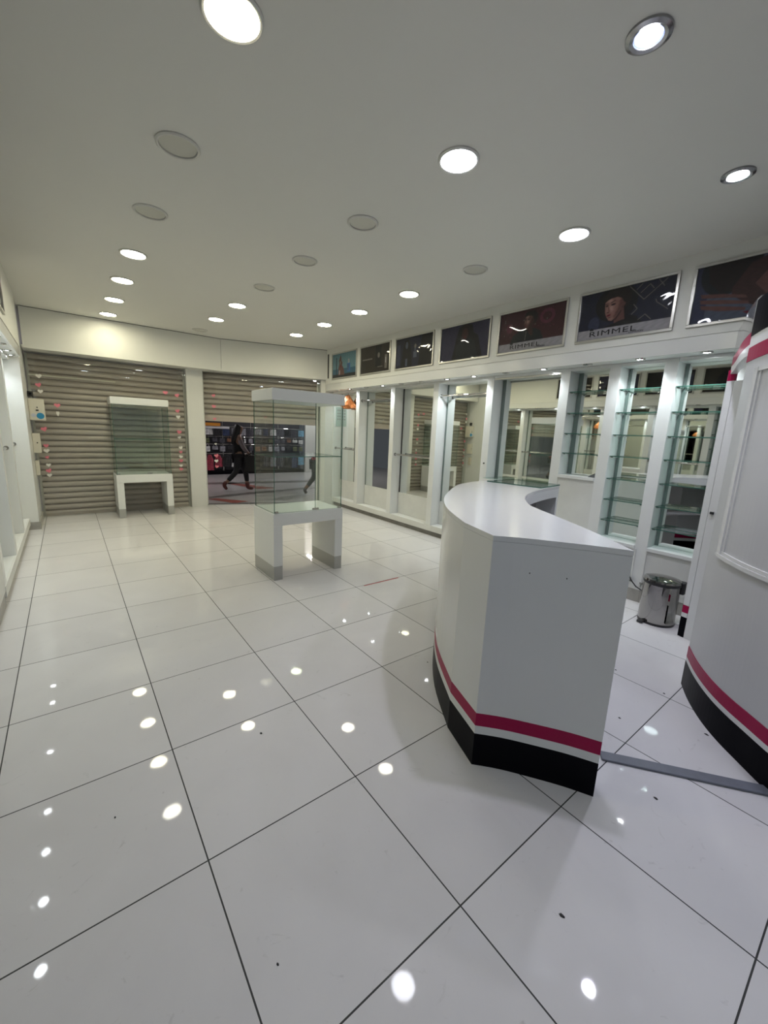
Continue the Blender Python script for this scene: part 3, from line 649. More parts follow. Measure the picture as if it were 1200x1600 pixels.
tag(MB().box(XP_R-.06, XM_R-.014, 1.150, 1.980, .955, .963).build('glass_counter_sheet', SHELFG), 'thin glass sheet lying on the sill of the wide mirrored niche', 'glass sheet')
# sliding track above the wide niche
tag(MB().box(XP_R+.004, XP_R+.03, 1.150, 1.980, 2.118, 2.134).build('sliding_track', ALU), 'thin metal sliding-door track at the top of the wide niche', 'track')
# small knobs on posts, black object on the sill
for yy, lb in ((2.0, 'left'),): tag(MB().cyl((XP_R-.012, 2.03, 1.13), .009, .012, 12, axis='x').build('door_lock', BLACKP), 'small dark cam lock on the post left of the wide niche', 'lock')
b = MB(); b.add([(-.05,-.04,0),(.05,-.03,0),(.06,.03,0),(-.03,.05,0),(-.02,-.02,.03),(.03,-.01,.045),(.02,.02,.03),(-.02,.03,.018)], [(3,2,1,0),(0,1,5,4),(1,2,6,5),(2,3,7,6),(3,0,4,7),(4,5,6,7)])
tag(b.build('crumpled_cloth', BLACKP, loc=(3.88, .70, 1.101)), 'small crumpled black cloth on the sill of the short niche', 'cloth')

# orange crumpled foil bag hanging at the top of the end niche
OR = mat('copper_foil', (0.50, 0.17, 0.05), .35, metal=.35, var=.5, vscale=14, bump=.6, bscale=12)
b = MB(); rings = []; n = 14
prof = [(.02, .20), (.07, .17), (.12, .10), (.15, .02), (.14, -.03), (.02, -.035)]
vs = []
for i, (r, z) in enumerate(prof):
    for k in range(n):
        a = 2*math.pi*k/n; rr = r*(1+.22*math.sin(3*a+i)+.1*random.uniform(-1, 1)); vs.append((rr*math.cos(a)*.75, rr*math.sin(a)*1.1, z+.012*random.uniform(-1, 1)))
fs = [(i*n+k, i*n+(k+1)%n, (i+1)*n+(k+1)%n, (i+1)*n+k) for i in range(len(prof)-1) for k in range(n)] + [tuple(range(n))[::-1], tuple((len(prof)-1)*n+k for k in range(n))]
t = thing('foil_decoration', 'crumpled copper-orange foil decoration hanging at the top of the end niche', 'decoration', (3.875, 5.28, 1.885))
MB().add(vs, fs).build('foil', OR, t); MB().tube([(0,0,.19),(0.004,0,.246)], .003, 6).build('hanging_string', BLACKP, t)
# perforated card on the end panel
SHEET = mat('pale_green_card', (0.42, 0.52, 0.48), .4)
t = thing('dotted_card', 'pale green card with two columns of small dark squares on the end panel', 'card', (3.90, 5.693, 1.53))
MB().box(-.03, .095, 0, .006, 0, .36).build('card', SHEET, t)
b = MB()
for r in range(4):
    for c in range(2): b.box(.0+c*.045, .028+c*.045, -.003, 0, .12+r*.055, .15+r*.055)
b.build('printed_squares', GREYIN, t)

# ------------------------------------------------------------ glass showcases
def showcase(lab, x, y, rz):
    # local: front-left leg corner at origin, width along +x, depth along +y
    W, D = .76, .51
    t = thing('glass_showcase', lab, 'display case', (x, y, 0), rz, 'glass showcases on white arched stands')
    LW = .09
    for xa in (0, W-LW):
        l = MB().box(xa, xa+LW, 0, D, .14, .5395).build('leg', WHITE, t, bevel=.002)
        MB().box(xa+.002, xa+LW-.002, .002, D-.002, 0, .1395).build('kick_plate', KICK, l)
    MB().box(0, W, 0, D, .54, .655).build('table_top', WHITE, t, bevel=.003)
    MB().box(.012, W-.012, .012, D-.012, .6555, .662).build('inner_base', mat('pale_base', (.74,.78,.75), .2) if 'pale_base' not in bpy.data.materials else bpy.data.materials['pale_base'], t)
    g0, g1, z0, z1, th = .012, W-.012, .663, 1.70, .006
    def pane(n, x0, x1, y0, y1, edge_axis):
        b = MB().box(x0, x1, y0, y1, z0, z1)
        b.m = [1, 1, 0, 1, 0, 1] if edge_axis == 'y' else [1, 1, 1, 0, 1, 0]
        return b.build(n, [GLASS, GEDGE], t)
    pane('side_pane', g0, g0+th, .012, D-.012, 'x'); pane('side_pane', g1-th, g1, .012, D-.012, 'x')
    pane('back_pane', g0+th+.001, g1-th-.001, D-.018, D-.012, 'y')
    mid = W*.585
    for k, (a, c) in enumerate(((g0+th+.001, mid-.0015), (mid+.0015, g1-th-.001))):
        p_ = pane('glass_door', a, c, .012, .018, 'y')
        xx = a+.004 if k == 0 else c-.034
        MB().box(xx, xx+.03, .006, .024, z0+.002, z0+.014).build('hinge', STEEL, p_)
    MB().box(mid-.035, mid+.035, .004, .011, .668, .684).build('lock', STEEL, t)
    b = MB().box(g0+.008, g1-.008, .022, D-.022, 1.188, 1.196); b.m = [0, 0, 1, 1, 1, 1]
    b.build('glass_shelf', [SHELFG, GEDGE], t)
    MB().box(0, W, 0, D, 1.701, 1.803).build('header', WHITE, t, bevel=.003)
    return t
showcase('tall glass showcase on white arched stand, the near one in the middle of the floor', 1.213, 2.345, 0)
showcase('tall glass showcase on white arched stand, the far one against the closed shutter', 0.277, 6.00, 0)

# ------------------------------------------------------------ reception desk
def spline(pts, n=6):
    out = []
    for i in range(len(pts)-1):
        p0 = Vector(pts[max(i-1, 0)]); p1 = Vector(pts[i]); p2 = Vector(pts[i+1]); p3 = Vector(pts[min(i+2, len(pts)-1)])
        for k in range(n):
            t_ = k/n; out.append(tuple(.5*((2*p1)+(-p0+p2)*t_+(2*p0-5*p1+4*p2-p3)*t_*t_+(-p0+3*p1-3*p2+p3)*t_**3)))
    out.append(tuple(pts[-1])); return out
K0 = (1.066, -.246)
outer = [K0] + spline([(1.148, -.02), (1.335, .265), (1.565, .515), (1.84, .735), (2.25, 1.00), (2.66, 1.10), (3.03, 1.09)], 6)
near = spline([K0, (1.146, -.335), (1.228, -.448), (1.298, -.552), (1.355, -.655)], 4)
inner = spline([(1.355, -.655), (1.507, -.458), (1.708, -.154), (1.815, .02), (1.916, .15), (2.15, .330), (2.42, .455), (2.77, .545), (3.06, .585)], 6)
desk = thing('reception_desk', 'white curved reception desk with magenta stripe and black plinth', 'desk', (0, 0, 0))
path = near[::-1] + outer[1:]         # tip -> near corner -> around the outside to the far end
def offs(pts, t_, side):
    o_ = []
    for i in range(len(pts)):
        a = Vector(pts[max(i-1, 0)]); b_ = Vector(pts[min(i+1, len(pts)-1)]); d = (b_-a).normalized()
        o_.append((pts[i][0]-d.y*side*t_, pts[i][1]+d.x*side*t_))
    return o_
def wall_band(name, z0, z1, m, out=0.0, sm=True):
    b = MB(); b.strip(near[::-1], .03, z0, z1, side=-1); b.strip(outer, .03, z0, z1, side=-1)
    return b.build(name, m, desk, smooth=False)
wall_band('front_panel', .262, 1.045, WHITE_G); wall_band('stripe', .200, .2615, PINKRED); wall_band('lower_band', .160, .1995, WHITE); wall_band('plinth', 0.0, .1595, BLACK)
MB().prism(outer + inner[::-1][1:] + near[::-1][1:-1][:0] + [p_ for p_ in near[::-1][1:-1]], 1.046, 1.068).build('worktop', WHITE_G, desk)
MB().strip(inner[8:-1], .02, .975, 1.0455, side=1).build('inner_fascia', WHITE, desk)
MB().prism([(p_[0], p_[1]) for p_ in offs(inner, -.04, -1)][10:-1] + [(2.98,1.04),(2.66,1.05),(2.25,.95),(1.9,.72),(1.7,.5)], .60, .618).build('inner_shelf', GREYIN, desk)
MB().prism([(3.035,.60),(3.06,.60),(3.045,1.055),(3.02,1.055)], 0, 1.045).build('end_panel', WHITE, desk)
MB().strip([(1.40,-.62),(1.50,-.44),(1.70,-.13),(1.80,.04),(1.9,.18)], .018, 0, 1.045, side=1).build('inner_panel', GREYIN, desk)
MB().strip([(2.05,.52),(2.40,.68),(2.75,.76),(3.03,.78)], .018, 0, 1.044, side=1).build('inner_panel', GREYIN, desk)
b = MB()
for (u, v) in ((838, 896), (891, 900)):
    pass
for f_ in (.35, .62):
    i = int(f_*(len(near)-1)); b.cyl((near[i][0]-.001, near[i][1]-.001, .93-.01*f_), .0025, .002, 10, axis='x')
b.build('screw_hole', BLACKP, desk)
gl = MB().prism([(2.63,1.03),(2.70,.55),(3.07,.60),(3.05,1.04)], 1.0695, 1.078, 0, 1).build('glass_sheet', [SHELFG, GEDGE]); tag(gl, 'clear glass sheet lying on the far arm of the curved desk', 'glass sheet')

# floor rail between the desk and the booth
tag(MB().strip([(1.585,-.585),(2.06,-1.20)], .055, 0.0005, .012, side=1).build('floor_trunking', mat('slate_trunking', (.16,.17,.20), .35, var=.2, vscale=20), bevel=.003), 'flat grey cable trunking strip on the floor from the desk to the booth', 'cable trunking')

# ------------------------------------------------------------ tall booth on the right
booth = thing('curved_booth', 'tall white curved booth with black and magenta bands at the right edge', 'booth', (0, 0, 0))
arc = spline([(2.644,-.585),(2.513,-.650),(2.393,-.722),(2.285,-.801),(2.199,-.881),(2.127,-.962),(2.035,-1.068),(1.96,-1.18),(1.89,-1.32),(1.84,-1.5)], 4)
def bw(name, z0, z1, m, o_=0.0, pts=None, par=None):
    pp = offs(pts or arc, o_, -1); return MB().strip(pp, .035+o_, z0, z1, side=1).build(name, m, par or booth)
bw('plinth', 0, .1595, BLACK, .004); bw('lower_band', .160, .1865, WHITE, .003); bw('stripe', .187, .255, PINKRED, .003)
bw('front_panel', .2555, 1.899, mat('shaded_white_laminate', (.56,.565,.57), .35, var=.03)); bw('header_stripe', 1.90, 1.972, PINKRED, .003)  # front panel greyer than the white bands: its weak lighting is in the colour
bw('header_band', 1.9725, 2.03, WHITE, .003); bw('sign_board', 2.0305, 2.21, BLACK, .006)
# arched header from the front wall back to the post
hd = spline([(3.42,-.335),(3.20,-.405),(2.95,-.478),(2.75,-.547),(2.655,-.588)], 4)
SILV = mat('smoky_acrylic', (.22,.22,.21), .15, metal=.5, coat=.6)
bw('return_header_stripe', 2.00, 2.065, PINKRED, 0, hd); bw('return_header_band', 1.945, 1.9995, WHITE, 0, hd); bw('return_sign_board', 2.0655, 2.235, SILV, 0, hd)
# raised moulding frame on the front panel
def arcpos(q):    # q along the arc in metres
    acc = 0
    for i in range(len(arc)-1):
        a = Vector(arc[i]); b_ = Vector(arc[i+1]); l = (b_-a).length
        if acc+l >= q: return a.lerp(b_, (q-acc)/l)
        acc += l
    return Vector(arc[-1])
def arcband(q0, q1, z0, z1, out, m, name, n=14):
    pts = [tuple(arcpos(q0+(q1-q0)*i/n)) for i in range(n+1)]
    pp = offs(pts, out, -1); return MB().strip(pp, out+.001, z0, z1, side=1).build(name, m, booth, smooth=False)
frm = [(.17,.205,.885,1.86),(.235,.25,.915,1.83)]
arcband(.185, .225, .885, 1.845, .014, WHITE_G, 'panel_moulding', 3); arcband(.225, .245, .905, 1.83, .006, WHITE_G, 'panel_moulding', 3)
arcband(.185, 1.2, .875, .895, .016, WHITE_G, 'panel_moulding'); arcband(.225, 1.2, .897, .912, .008, WHITE_G, 'panel_moulding')
arcband(.185, 1.2, 1.825, 1.845, .012, WHITE_G, 'panel_moulding')
# striped post at the back
post = [(3.42,-.325),(3.385,-.335),(3.375,-.375),(3.41,-.38)]
for nme, a, c, m in (('post_plinth',0,.16,BLACK),('post_band',.1605,.195,WHITE),('post_stripe',.1955,.255,PINKRED),('post',.2555,1.90,WHITE),('post_top_stripe',1.901,1.972,PINKRED)):
    MB().prism(post, a, c).build(nme, m, booth)
MB().prism([(3.372,-.378),(3.36,-.43),(3.39,-.44),(3.405,-.385)], 0, 1.899).prism([(3.356,-.435),(3.32,-.56),(3.35,-.57),(3.385,-.445)], 0, 1.897).build('door_leaf', WHITE, booth)
MB().box(3.350,3.368,-.414,-.392,.978,.994).build('door_latch', BLACKP, booth)

# ------------------------------------------------------------ waste bin
BINM = mat('dark_polished_steel', (0.36, 0.35, 0.34), 0.05, metal=1.0)
t = thing('pedal_bin', 'polished steel pedal bin with black lid rim beside the right cabinets', 'bin', (3.52, -.135, 0))
R_ = .132
MB().lathe((0,0,0), [(.0001,.0),(R_*.98,.0),(R_,.008),(R_,.02),(.0001,.02)], 40).build('base_ring', BLACKP, t, smooth=True)
MB().lathe((0,0,0), [(.0001,.021),(R_*.99,.021),(R_*.99,.335),(.0001,.335)], 48)  .build('bin_body', BINM, t, smooth=True)
MB().lathe((0,0,0), [(.0001,.336),(R_,.336),(R_*1.01,.350),(R_,.358),(.0001,.358)], 48).build('rim', BLACKP, t, smooth=True)
MB().lathe((0,0,0), [(.0001,.3585),(R_*1.005,.3585),(R_*.98,.375),(R_*.6,.388),(.0001,.392)], 48).build('lid', BINM, t, smooth=True)
MB().box(.03,.10,-.15,-.09,.27,.37).build('hinge_housing', BLACKP, t, bevel=.01)
MB().box(-.165,-.115,.04,.085,.006,.022).build('pedal', BLACKP, t, bevel=.004)
# conduit and cable at the post left of the bin
t = thing('wall_conduit', 'thin white conduit pair with small clips low on the post left of the bin', 'conduit', (3.81, .17, .0))
for k, yy in enumerate((.03, -.06)):
    c_ = MB().tube([(0,yy,.20),(0,yy,.50)], .006, 8).build('conduit', WORN, t)
    MB().box(-.008,.008,yy-.012,yy+.012,.185,.20).build('conduit_clip', GRIME, c_)
cp = spline([(3.80,.21,.24),(3.80,.15,.16),(3.79,.06,.125),(3.79,-.05,.12)], 5) if False else [(3.80,.23,.26),(3.795,.19,.20),(3.79,.14,.155),(3.785,.08,.135),(3.785,0,.13),(3.79,-.08,.13)]
tag(MB().tube(cp, .006, 8).build('black_cable', BLACKP), 'black cable sagging along the skirting behind the bin', 'cable')

# ------------------------------------------------------------ small things on the floor
DEB = mat('dark_fleck', (.02, .02, .02), .6)
for (x, y, r, lb) in ((.365,.471,.012,'on the tile left of the desk'), (.838,-.806,.013,'on the tile in the near right foreground'), (1.567,-.815,.013,'just in front of the grey trunking strip'),
        (1.971,-.501,.011,'in the passage between desk and booth'), (2.219,-.821,.014,'beside the booth plinth'), (2.429,-.561,.010,'on the tile joint by the booth tip'), (2.446,-.278,.009,'right of the desk, farther up the passage'),
        (1.476,.474,.008,'close to the desk plinth on its left side'), (.079,-.399,.007,'on the large tile at the bottom of the picture'), (-.238,.362,.007,'on a tile near the left edge')):
    vs = [(x+r*random.uniform(.4,.7)*math.cos(a)*.8, y+r*random.uniform(.4,.7)*math.sin(a)*1.2, .0008) for a in [2*math.pi*i/9 for i in range(9)]]
    n = len(vs); vs += [(x+(v[0]-x)*.5, y+(v[1]-y)*.5, .004) for v in vs]
    tag(MB().add(vs, [tuple(range(n))[::-1], tuple(range(n, 2*n))]+[(i,(i+1)%n,n+(i+1)%n,n+i) for i in range(n)]).build('debris_fleck', DEB), 'small black fleck of debris ' + lb, 'debris', 'black flecks on the floor')
tag(MB().box(1.885, 2.312, 1.782, 1.794, .0004, .0014).build('red_tape', mat('red_tape', (.45,.03,.03), .4)), 'thin strip of red tape stuck along a floor joint', 'tape')

# ------------------------------------------------------------ the mall outside
struct(MB().prism([(-2,6.72),(1.66,6.72),(3.75,6.0),(8,5.0),(12,5.0),(12,16),(-2,16)], -.06, -.004).build('floor_outside', MALLF), 'grey mall paving outside')
def inlay(pts, m, lab, n):
    b = MB(); b.add([(x, y, -.003) for x, y in pts], [tuple(range(len(pts)))]); return struct(b.build('trim_%d' % n, m), lab)
inlay([(1.9,7.5),(2.6,7.75),(3.9,8.0),(5.6,8.4),(5.6,8.1),(3.9,7.75),(2.7,7.5),(1.9,7.3)], DARKG, 'dark band in the mall paving', 20)
inlay([(1.85,7.25),(2.05,7.3),(2.5,6.7),(2.2,6.6)], REDP, 'red wedge in the mall paving', 21)
inlay([(2.8,9.6),(3.1,9.5),(3.7,8.2),(3.3,8.2)], REDP, 'red band in the mall paving', 22)
inlay([(2.3,9.4),(2.3,9.8),(5.6,9.35),(5.6,8.95)], DARKG, 'farther dark band in the mall paving', 23)
inlay([(2.9,6.75),(3.9,7.2),(4.2,7.1),(3.2,6.5)], DARKG, 'dark wedge in the mall paving by the right jamb', 24)
struct(MB().box(-2, 12, 5.0, 16, 3.0, 3.1).build('ceiling_outside', CEIL))
struct(MB().box(6.15, 12, 11.50, 11.6, 0, 3.0).build('wall_outside', PAINT)); struct(MB().box(-2, 6.15, 13.2, 13.3, 0, 3.0).build('wall_behind_stall', mat('dark_stall_back', (.03,.03,.035), .5)))
struct(MB().box(4.03, 8, 5.2, 5.9, 0, 3.0).build('wall_mall_side', PAINT))
ME = emis('mall_panel', (1.0, .95, .95), 260.0)
for (x, y) in ((5.5, 9.0), (1.2, 9.6), (6.2, 11.0)):
    t = thing('mall_ceiling_panel', 'long tube light in the mall ceiling outside the doorway', 'ceiling light', (x, y, 3.0), group='mall ceiling panels')
    MB().box(-.08,.08,-.5,.5,-.03,-.001).build('panel_frame', ALU, t); MB().box(-.02,.02,-.40,.40,-.034,-.0305).build('diffuser', ME, t)
# stall opposite: base, posts, rails
t = thing('market_stall', 'dark clothing stall with chrome rails on a low black base across the corridor', 'stall', (4.4, 11.9, 0)); stall = t
MB().box(-1.75, 1.70, -.40, 1.2, 0, .10).build('stall_base', BLACK, t)
MB().box(-1.75, 1.70, -.05, .0, .10, 2.6).build('back_board', mat('charcoal_board', (.035,.035,.042), .5, var=.3, vscale=5), t)
for x in (-1.72, -.95, -.1, .8, 1.66): MB().cyl((x, -.34, .10), .02, 2.3, 12).build('post', CHROME, t, smooth=True)
for z in (.62, .90, 1.13, 1.42): MB().cyl((-1.72, -.34, z), .016, 3.38, 12, axis='x').build('rail', CHROME, t, smooth=True)
GC = [('black',(.012,.012,.014)),('navy',(.02,.03,.07)),('grey',(.16,.16,.18)),('dark red',(.22,.03,.05)),('pink',(.45,.12,.16)),('brown',(.14,.07,.04)),('white',(.5,.5,.5)),('olive',(.07,.08,.04)),('light blue',(.12,.25,.45)),('charcoal',(.04,.04,.05))]
GM = {n_: mat('cloth_'+n_.replace(' ', '_'), tuple(q*1.5 for q in c), .8, var=.95, vscale=17) for n_, c in GC}
def garment(x, z, wdt, hgt, cname, lab, y=11.49):
    wdt *= random.uniform(.75, .98); hgt *= random.uniform(.7, 1.0); z -= random.uniform(0, .03)
    b = MB(); n = 9; vs = []
    for j in range(4):
        zz = -hgt*j/3; ww = wdt*(.42, 1.0, .92, 1.05)[j] if hgt > .3 else wdt
        for i in range(n):
            u_ = i/(n-1)*2-1; vs.append((u_*ww/2, -.035*math.cos(u_*1.4)-.012*math.sin(i*2.2+j), zz))
        for i in range(n-1, -1, -1):
            u_ = i/(n-1)*2-1; vs.append((u_*ww/2, .03*math.cos(u_*1.4), zz))
    m = 2*n; fs = [(j*m+i, j*m+(i+1)%m, (j+1)*m+(i+1)%m, (j+1)*m+i) for j in range(3) for i in range(m)] + [tuple(range(m)), tuple(3*m+i for i in range(m))[::-1]]
    b.add(vs, fs); o = b.build('hanging_garment', GM[cname], smooth=True, loc=(x, y-.0, z-.02)); o.rotation_euler = (0, 0, random.uniform(-.3, .3))
    return tag(o, lab, 'garment', 'clothes on the stall across the corridor')
rows = [(1.42, .23, 'top', ['navy','white','black','navy','grey','grey','charcoal','grey','navy','white','charcoal','black','charcoal','light blue']),
        (.62, .46, 'bottom', ['charcoal','dark red','dark red','black','white','charcoal','olive','black','charcoal','grey','charcoal','black','navy','light blue'])]
for z, hg, rn, cl in rows:
    for k, c in enumerate(cl):
        garment(2.80+k*.245, z, .20+.04*random.random(), hg, c, '%s garment on the %s rail of the stall, %s from its left end' % (c, rn, ORD[k]))
MB().box(-1.65,-1.05,-.50,-.48,1.43,1.52).build('orange_banner', mat('orange_banner', (.55,.22,.02), .5), stall)
MB().box(-1.60,-.78,-.47,-.46,1.36,1.425).build('paper_banner', mat('white_banner', (.6,.6,.62), .5), stall)

HB = [GM[c] for c in ('black', 'grey', 'white', 'brown', 'charcoal', 'olive')]; HBN = ['black', 'grey', 'white', 'brown', 'charcoal', 'olive']
for zr, rn in ((1.13, 'upper'), (.90, 'lower')):
    for k in range(16):
        c = (k*5+k//3+(3 if zr < 1 else 0)) % 6; wd = random.uniform(.11, .17); hh = random.uniform(.08, .13) if zr > 1 else random.uniform(.10, .16); x = 2.78+k*.213
        t = thing('handbag', '%s handbag hanging from the %s bag rail of the stall, %s from its left end' % (HBN[c], rn, ORD[k]), 'handbag', (x, 11.495, zr-hh-.06), random.uniform(-.25, .25), 'handbags on the stall across the corridor')
        MB().box(-wd/2, wd/2, -.03, .03, 0, hh).build('bag_body', HB[c], t, bevel=.014)
        MB().tube([(-wd*.3,0,hh-.005),(-wd*.25,0,hh+.05),(0,0,hh+.07),(wd*.25,0,hh+.05),(wd*.3,0,hh-.005)], .006, 6).build('handle', CHROME if k % 3 == 0 else HB[c], t)
# ------------------------------------------------------------ people
def skin_body(name, J, E, m, parent=None, sub=2, root=0):
    me = bpy.data.meshes.new(name); me.from_pydata([j[:3] for j in J], E, [])
    o = bpy.data.objects.new(name, me); COL.objects.link(o)
    sk = o.modifiers.new('s', 'SKIN'); sk.use_smooth_shade = True
    for i, j in enumerate(J):
        r = j[3]; me.skin_vertices[0].data[i].radius = r if isinstance(r, tuple) else (r, r)
    me.skin_vertices[0].data[root].use_root = True
    ss = o.modifiers.new('u', 'SUBSURF'); ss.levels = sub; ss.render_levels = sub
    dg = bpy.context.evaluated_depsgraph_get(); nm_ = bpy.data.meshes.new_from_object(o.evaluated_get(dg))
    bpy.data.objects.remove(o); nm_.materials.clear(); nm_.materials.append(m)
    for p_ in nm_.polygons: p_.use_smooth = True
    r_ = bpy.data.objects.new(name, nm_); COL.objects.link(r_)
    if parent: r_.parent = parent
    return r_
SK = mat('skin_tone', (.25, .15, .11), .5); HAIR = mat('black_hair', (.008, .007, .008), .45, bump=.3, bscale=60)
CLB = mat('black_cloth', (.010, .010, .012), .85); LEG = mat('black_leggings', (.010, .010, .014), .7); BOOT = mat('red_brown_boots', (.10, .025, .022), .5); BAGM = mat('black_bag_fabric', (.006,.006,.008), .7)
SLV = mat('grey_lilac_sleeve', (.20, .17, .19), .8)
# local frame: walks towards +x, z up
pr = thing('person', 'person with long black hair in black clothes and red-brown boots walking past the doorway', 'person', (2.80, 8.15, -.004), math.radians(-8))
J = [(0,0,.80,(.125,.105)),(0,0,.92,(.115,.095)),(.0,0,1.06,(.12,.10)),(.01,0,1.18,(.13,.085)),(.02,0,1.27,(.045,.045)),(.035,0,1.32,(.045,.045)),(.05,0,1.40,(.082,.072)),(.05,0,1.47,(.07,.065)),
     (.01,.08,.78,(.085,.085)),(.16,.085,.44,.058),(.19,.085,.14,.040),(.20,.085,.07,.038),(.30,.09,.035,(.03,.028)),
     (-.02,-.08,.78,(.085,.085)),(-.08,-.085,.44,.058),(-.28,-.085,.22,.042),(-.345,-.085,.17,.038),(-.30,-.09,.065,(.028,.03)),
     (.0,.15,1.20,.048),(.03,.18,.97,.038),(.15,.17,.82,.028),(.19,.17,.80,.022),
     (.0,-.15,1.20,.048),(.06,-.19,1.0,.040),(.19,-.18,.86,.030),(.235,-.175,.84,.024)]
E_ = [(0,1),(1,2),(2,3),(3,4),(4,5),(5,6),(6,7),(0,8),(8,9),(9,10),(10,11),(11,12),(0,13),(13,14),(14,15),(15,16),(16,17),(3,18),(18,19),(19,20),(20,21),(3,22),(22,23),(23,24),(24,25)]
body = skin_body('body', J, E_, SK, pr)
top = skin_body('top_garment', [(0,0,.74,(.150,.125)),(0,0,.92,(.135,.115)),(0,0,1.06,(.135,.115)),(.01,0,1.18,(.145,.10)),(.015,0,1.245,(.07,.06))], [(0,1),(1,2),(2,3),(3,4)], CLB, pr)
for s_, pts in ((1, [(.0,.15,1.19,.058),(.03,.18,.97,.048),(.14,.17,.84,.036)]), (-1, [(.0,-.15,1.19,.058),(.06,-.19,1.0,.050),(.17,-.18,.88,.038)])):
    skin_body('sleeve', pts, [(0,1),(1,2)], SLV, pr)
skin_body('leggings', [(0,0,.80,(.14,.12)),(.01,.08,.76,.098),(.16,.085,.44,.068),(.19,.085,.18,.050),(-.02,-.08,.76,.098),(-.08,-.085,.44,.068),(-.27,-.085,.23,.052)], [(0,1),(1,2),(2,3),(0,4),(4,5),(5,6)], LEG, pr)
skin_body('boot', [(.193,.085,.20,.058),(.20,.085,.06,.050),(.24,.087,.045,.045),(.33,.09,.032,(.034,.030))], [(0,1),(1,2),(2,3)], BOOT, pr)
skin_body('boot', [(-.285,-.085,.235,.056),(-.345,-.085,.165,.050),(-.335,-.087,.115,.045),(-.285,-.09,.045,(.034,.030))], [(0,1),(1,2),(2,3)], BOOT, pr)
skin_body('hair', [(.035,0,1.49,(.075,.08)),(-.0,0,1.44,(.095,.09)),(-.03,0,1.33,(.095,.09)),(-.07,0,1.18,(.085,.09)),(-.09,0,1.02,(.055,.07))], [(0,1),(1,2),(2,3),(3,4)], HAIR, pr)
skin_body('nose', [(.115,0,1.405,.012),(.138,0,1.395,.010)], [(0,1)], SK, pr, 1)
for s_ in (1, -1):
    for k in range(4): skin_body('finger', [(.19,s_*.172+(.012*k-.018)*.8,.80 if s_ > 0 else .84,.0085),(.215+.01*k,s_*.172+(.012*k-.018)*.8,.765 if s_ > 0 else .80,.008),(.20+.01*k,s_*.172+(.012*k-.018)*.8,.74 if s_ > 0 else .775,.007)], [(0,1),(1,2)], SK, pr, 1)
bg = thing('tote_bag', 'big black bag carried by the person with long black hair', 'bag', (3.02, 7.93, .44), math.radians(-8))
MB().box(-.17,.19,-.07,.07,0,.38).build('bag_body', BAGM, bg, bevel=.03)
for yy in (-.05, .05): MB().tube([(-.10,yy,.37),(-.06,yy,.41),(.0,yy,.43),(.06,yy,.41),(.10,yy,.37)], .012, 8).build('handle', BAGM, bg, smooth=True)
# second passer-by, partly behind the right jamb
PLAID = None
m_, t_, b_ = nt('plaid_shirt'); tc = t_.nodes.new('ShaderNodeTexCoord'); wv = t_.nodes.new('ShaderNodeTexWave'); wv.inputs['Scale'].default_value = 7; wv.bands_direction = 'X'
t_.links.new(tc.outputs['Object'], wv.inputs['Vector']); mx = t_.nodes.new('ShaderNodeMix'); mx.data_type = 'RGBA'; mx.inputs[6].default_value = (.05,.015,.03,1); mx.inputs[7].default_value = (.60,.12,.13,1)
t_.links.new(wv.outputs['Fac'], mx.inputs[0]); t_.links.new(mx.outputs[2], b_.inputs['Base Color']); b_.inputs['Roughness'].default_value = .8; PLAID = m_
JEAN = mat('grey_jeans', (.06,.075,.08), .8); SHOE = mat('dark_shoes', (.05,.05,.055), .5)
p2 = thing('person', 'person in red plaid shirt and grey jeans half hidden behind the right jamb', 'person', (4.10, 6.95, -.004), math.radians(-15))
lean = lambda z: max(0, z-.75)*.62
J2 = []
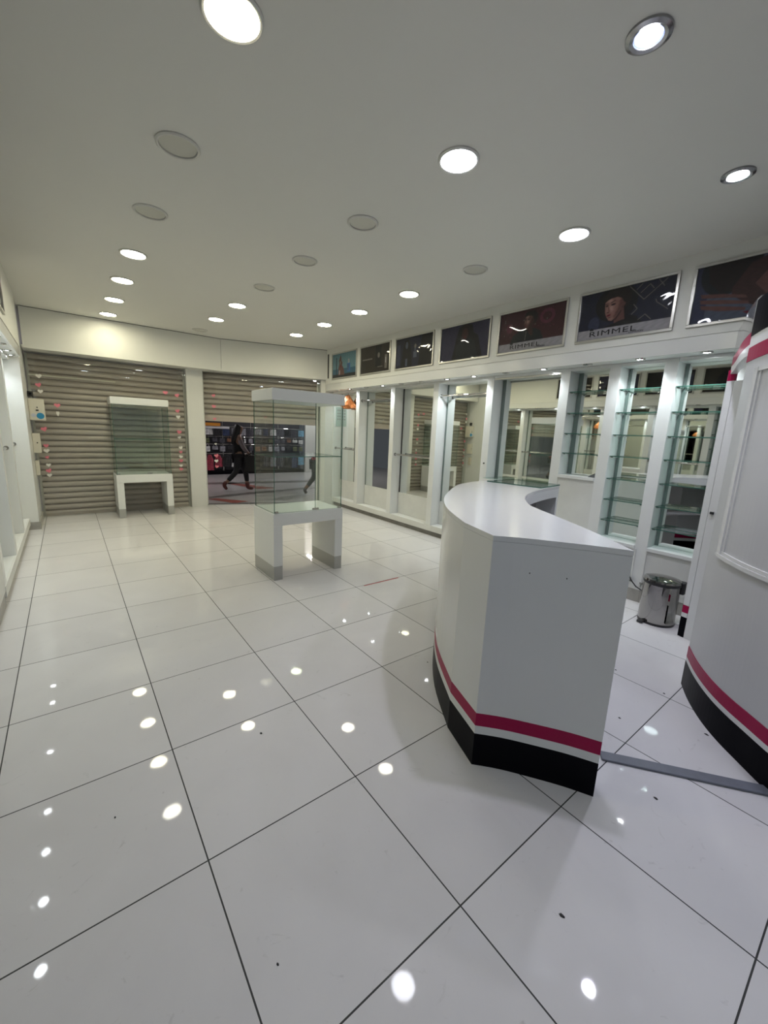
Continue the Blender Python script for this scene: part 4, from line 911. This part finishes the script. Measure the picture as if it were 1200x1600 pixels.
for (x, y, z, r) in [(0,0,.72,(.11,.10)),(0,0,.85,(.11,.09)),(.0,0,.98,(.115,.09)),(.0,0,1.09,(.12,.08)),(.01,0,1.16,.042),(.02,0,1.21,.042),(.04,0,1.28,(.078,.07)),(.04,0,1.34,(.065,.06)),
     (.01,.07,.70,.078),(.18,.075,.40,.054),(.22,.075,.12,.038),(.23,.075,.06,.035),(.32,.08,.032,(.028,.026)),
     (-.02,-.07,.70,.078),(-.03,-.075,.42,.054),(-.20,-.075,.19,.040),(-.255,-.075,.13,.036),(-.21,-.08,.045,(.026,.028)),
     (.0,.14,1.10,.044),(-.03,.17,.88,.036),(.03,.16,.70,.027),(.05,.16,.66,.022),(.0,-.14,1.10,.044),(.03,-.17,.88,.036),(.12,-.16,.72,.027),(.15,-.16,.69,.022)]:
    J2.append((x+lean(z), y, z, r))
skin_body('body', J2, E_, SK, p2)
skin_body('plaid_shirt', [(-.06+lean(.70),0,.66,(.18,.14)),(0+lean(.85),0,.85,(.13,.11)),(0+lean(.98),0,.98,(.13,.11)),(0+lean(1.09),0,1.09,(.135,.095)),(.01+lean(1.14),0,1.14,(.065,.06))], [(0,1),(1,2),(2,3),(3,4)], PLAID, p2)
for s_ in (1, -1): skin_body('sleeve', [(.0+lean(1.10),s_*.14,1.09,.056),(-.03+lean(.88),s_*.17,.88,.046),(.03+lean(.74),s_*.16,.74,.036)], [(0,1),(1,2)], PLAID, p2)
skin_body('jeans', [(0,0,.72,(.12,.11)),(.01,.07,.70,.088),(.18,.075,.40,.063),(.22,.075,.12,.046),(-.02,-.07,.70,.088),(-.03,-.075,.42,.063),(-.19,-.075,.20,.048)], [(0,1),(1,2),(2,3),(0,4),(4,5),(5,6)], JEAN, p2)
skin_body('shoe', [(.222,.075,.11,.046),(.23,.075,.05,.044),(.34,.08,.03,(.032,.03))], [(0,1),(1,2)], SHOE, p2)
skin_body('shoe', [(-.20,-.075,.18,.046),(-.255,-.075,.13,.045),(-.20,-.08,.045,(.032,.034))], [(0,1),(1,2)], SHOE, p2)
skin_body('hair', [(.03+lean(1.36),0,1.36,(.07,.07)),(-.01+lean(1.3),0,1.30,(.08,.075)),(-.03+lean(1.2),0,1.20,(.06,.07))], [(0,1),(1,2)], HAIR, p2)
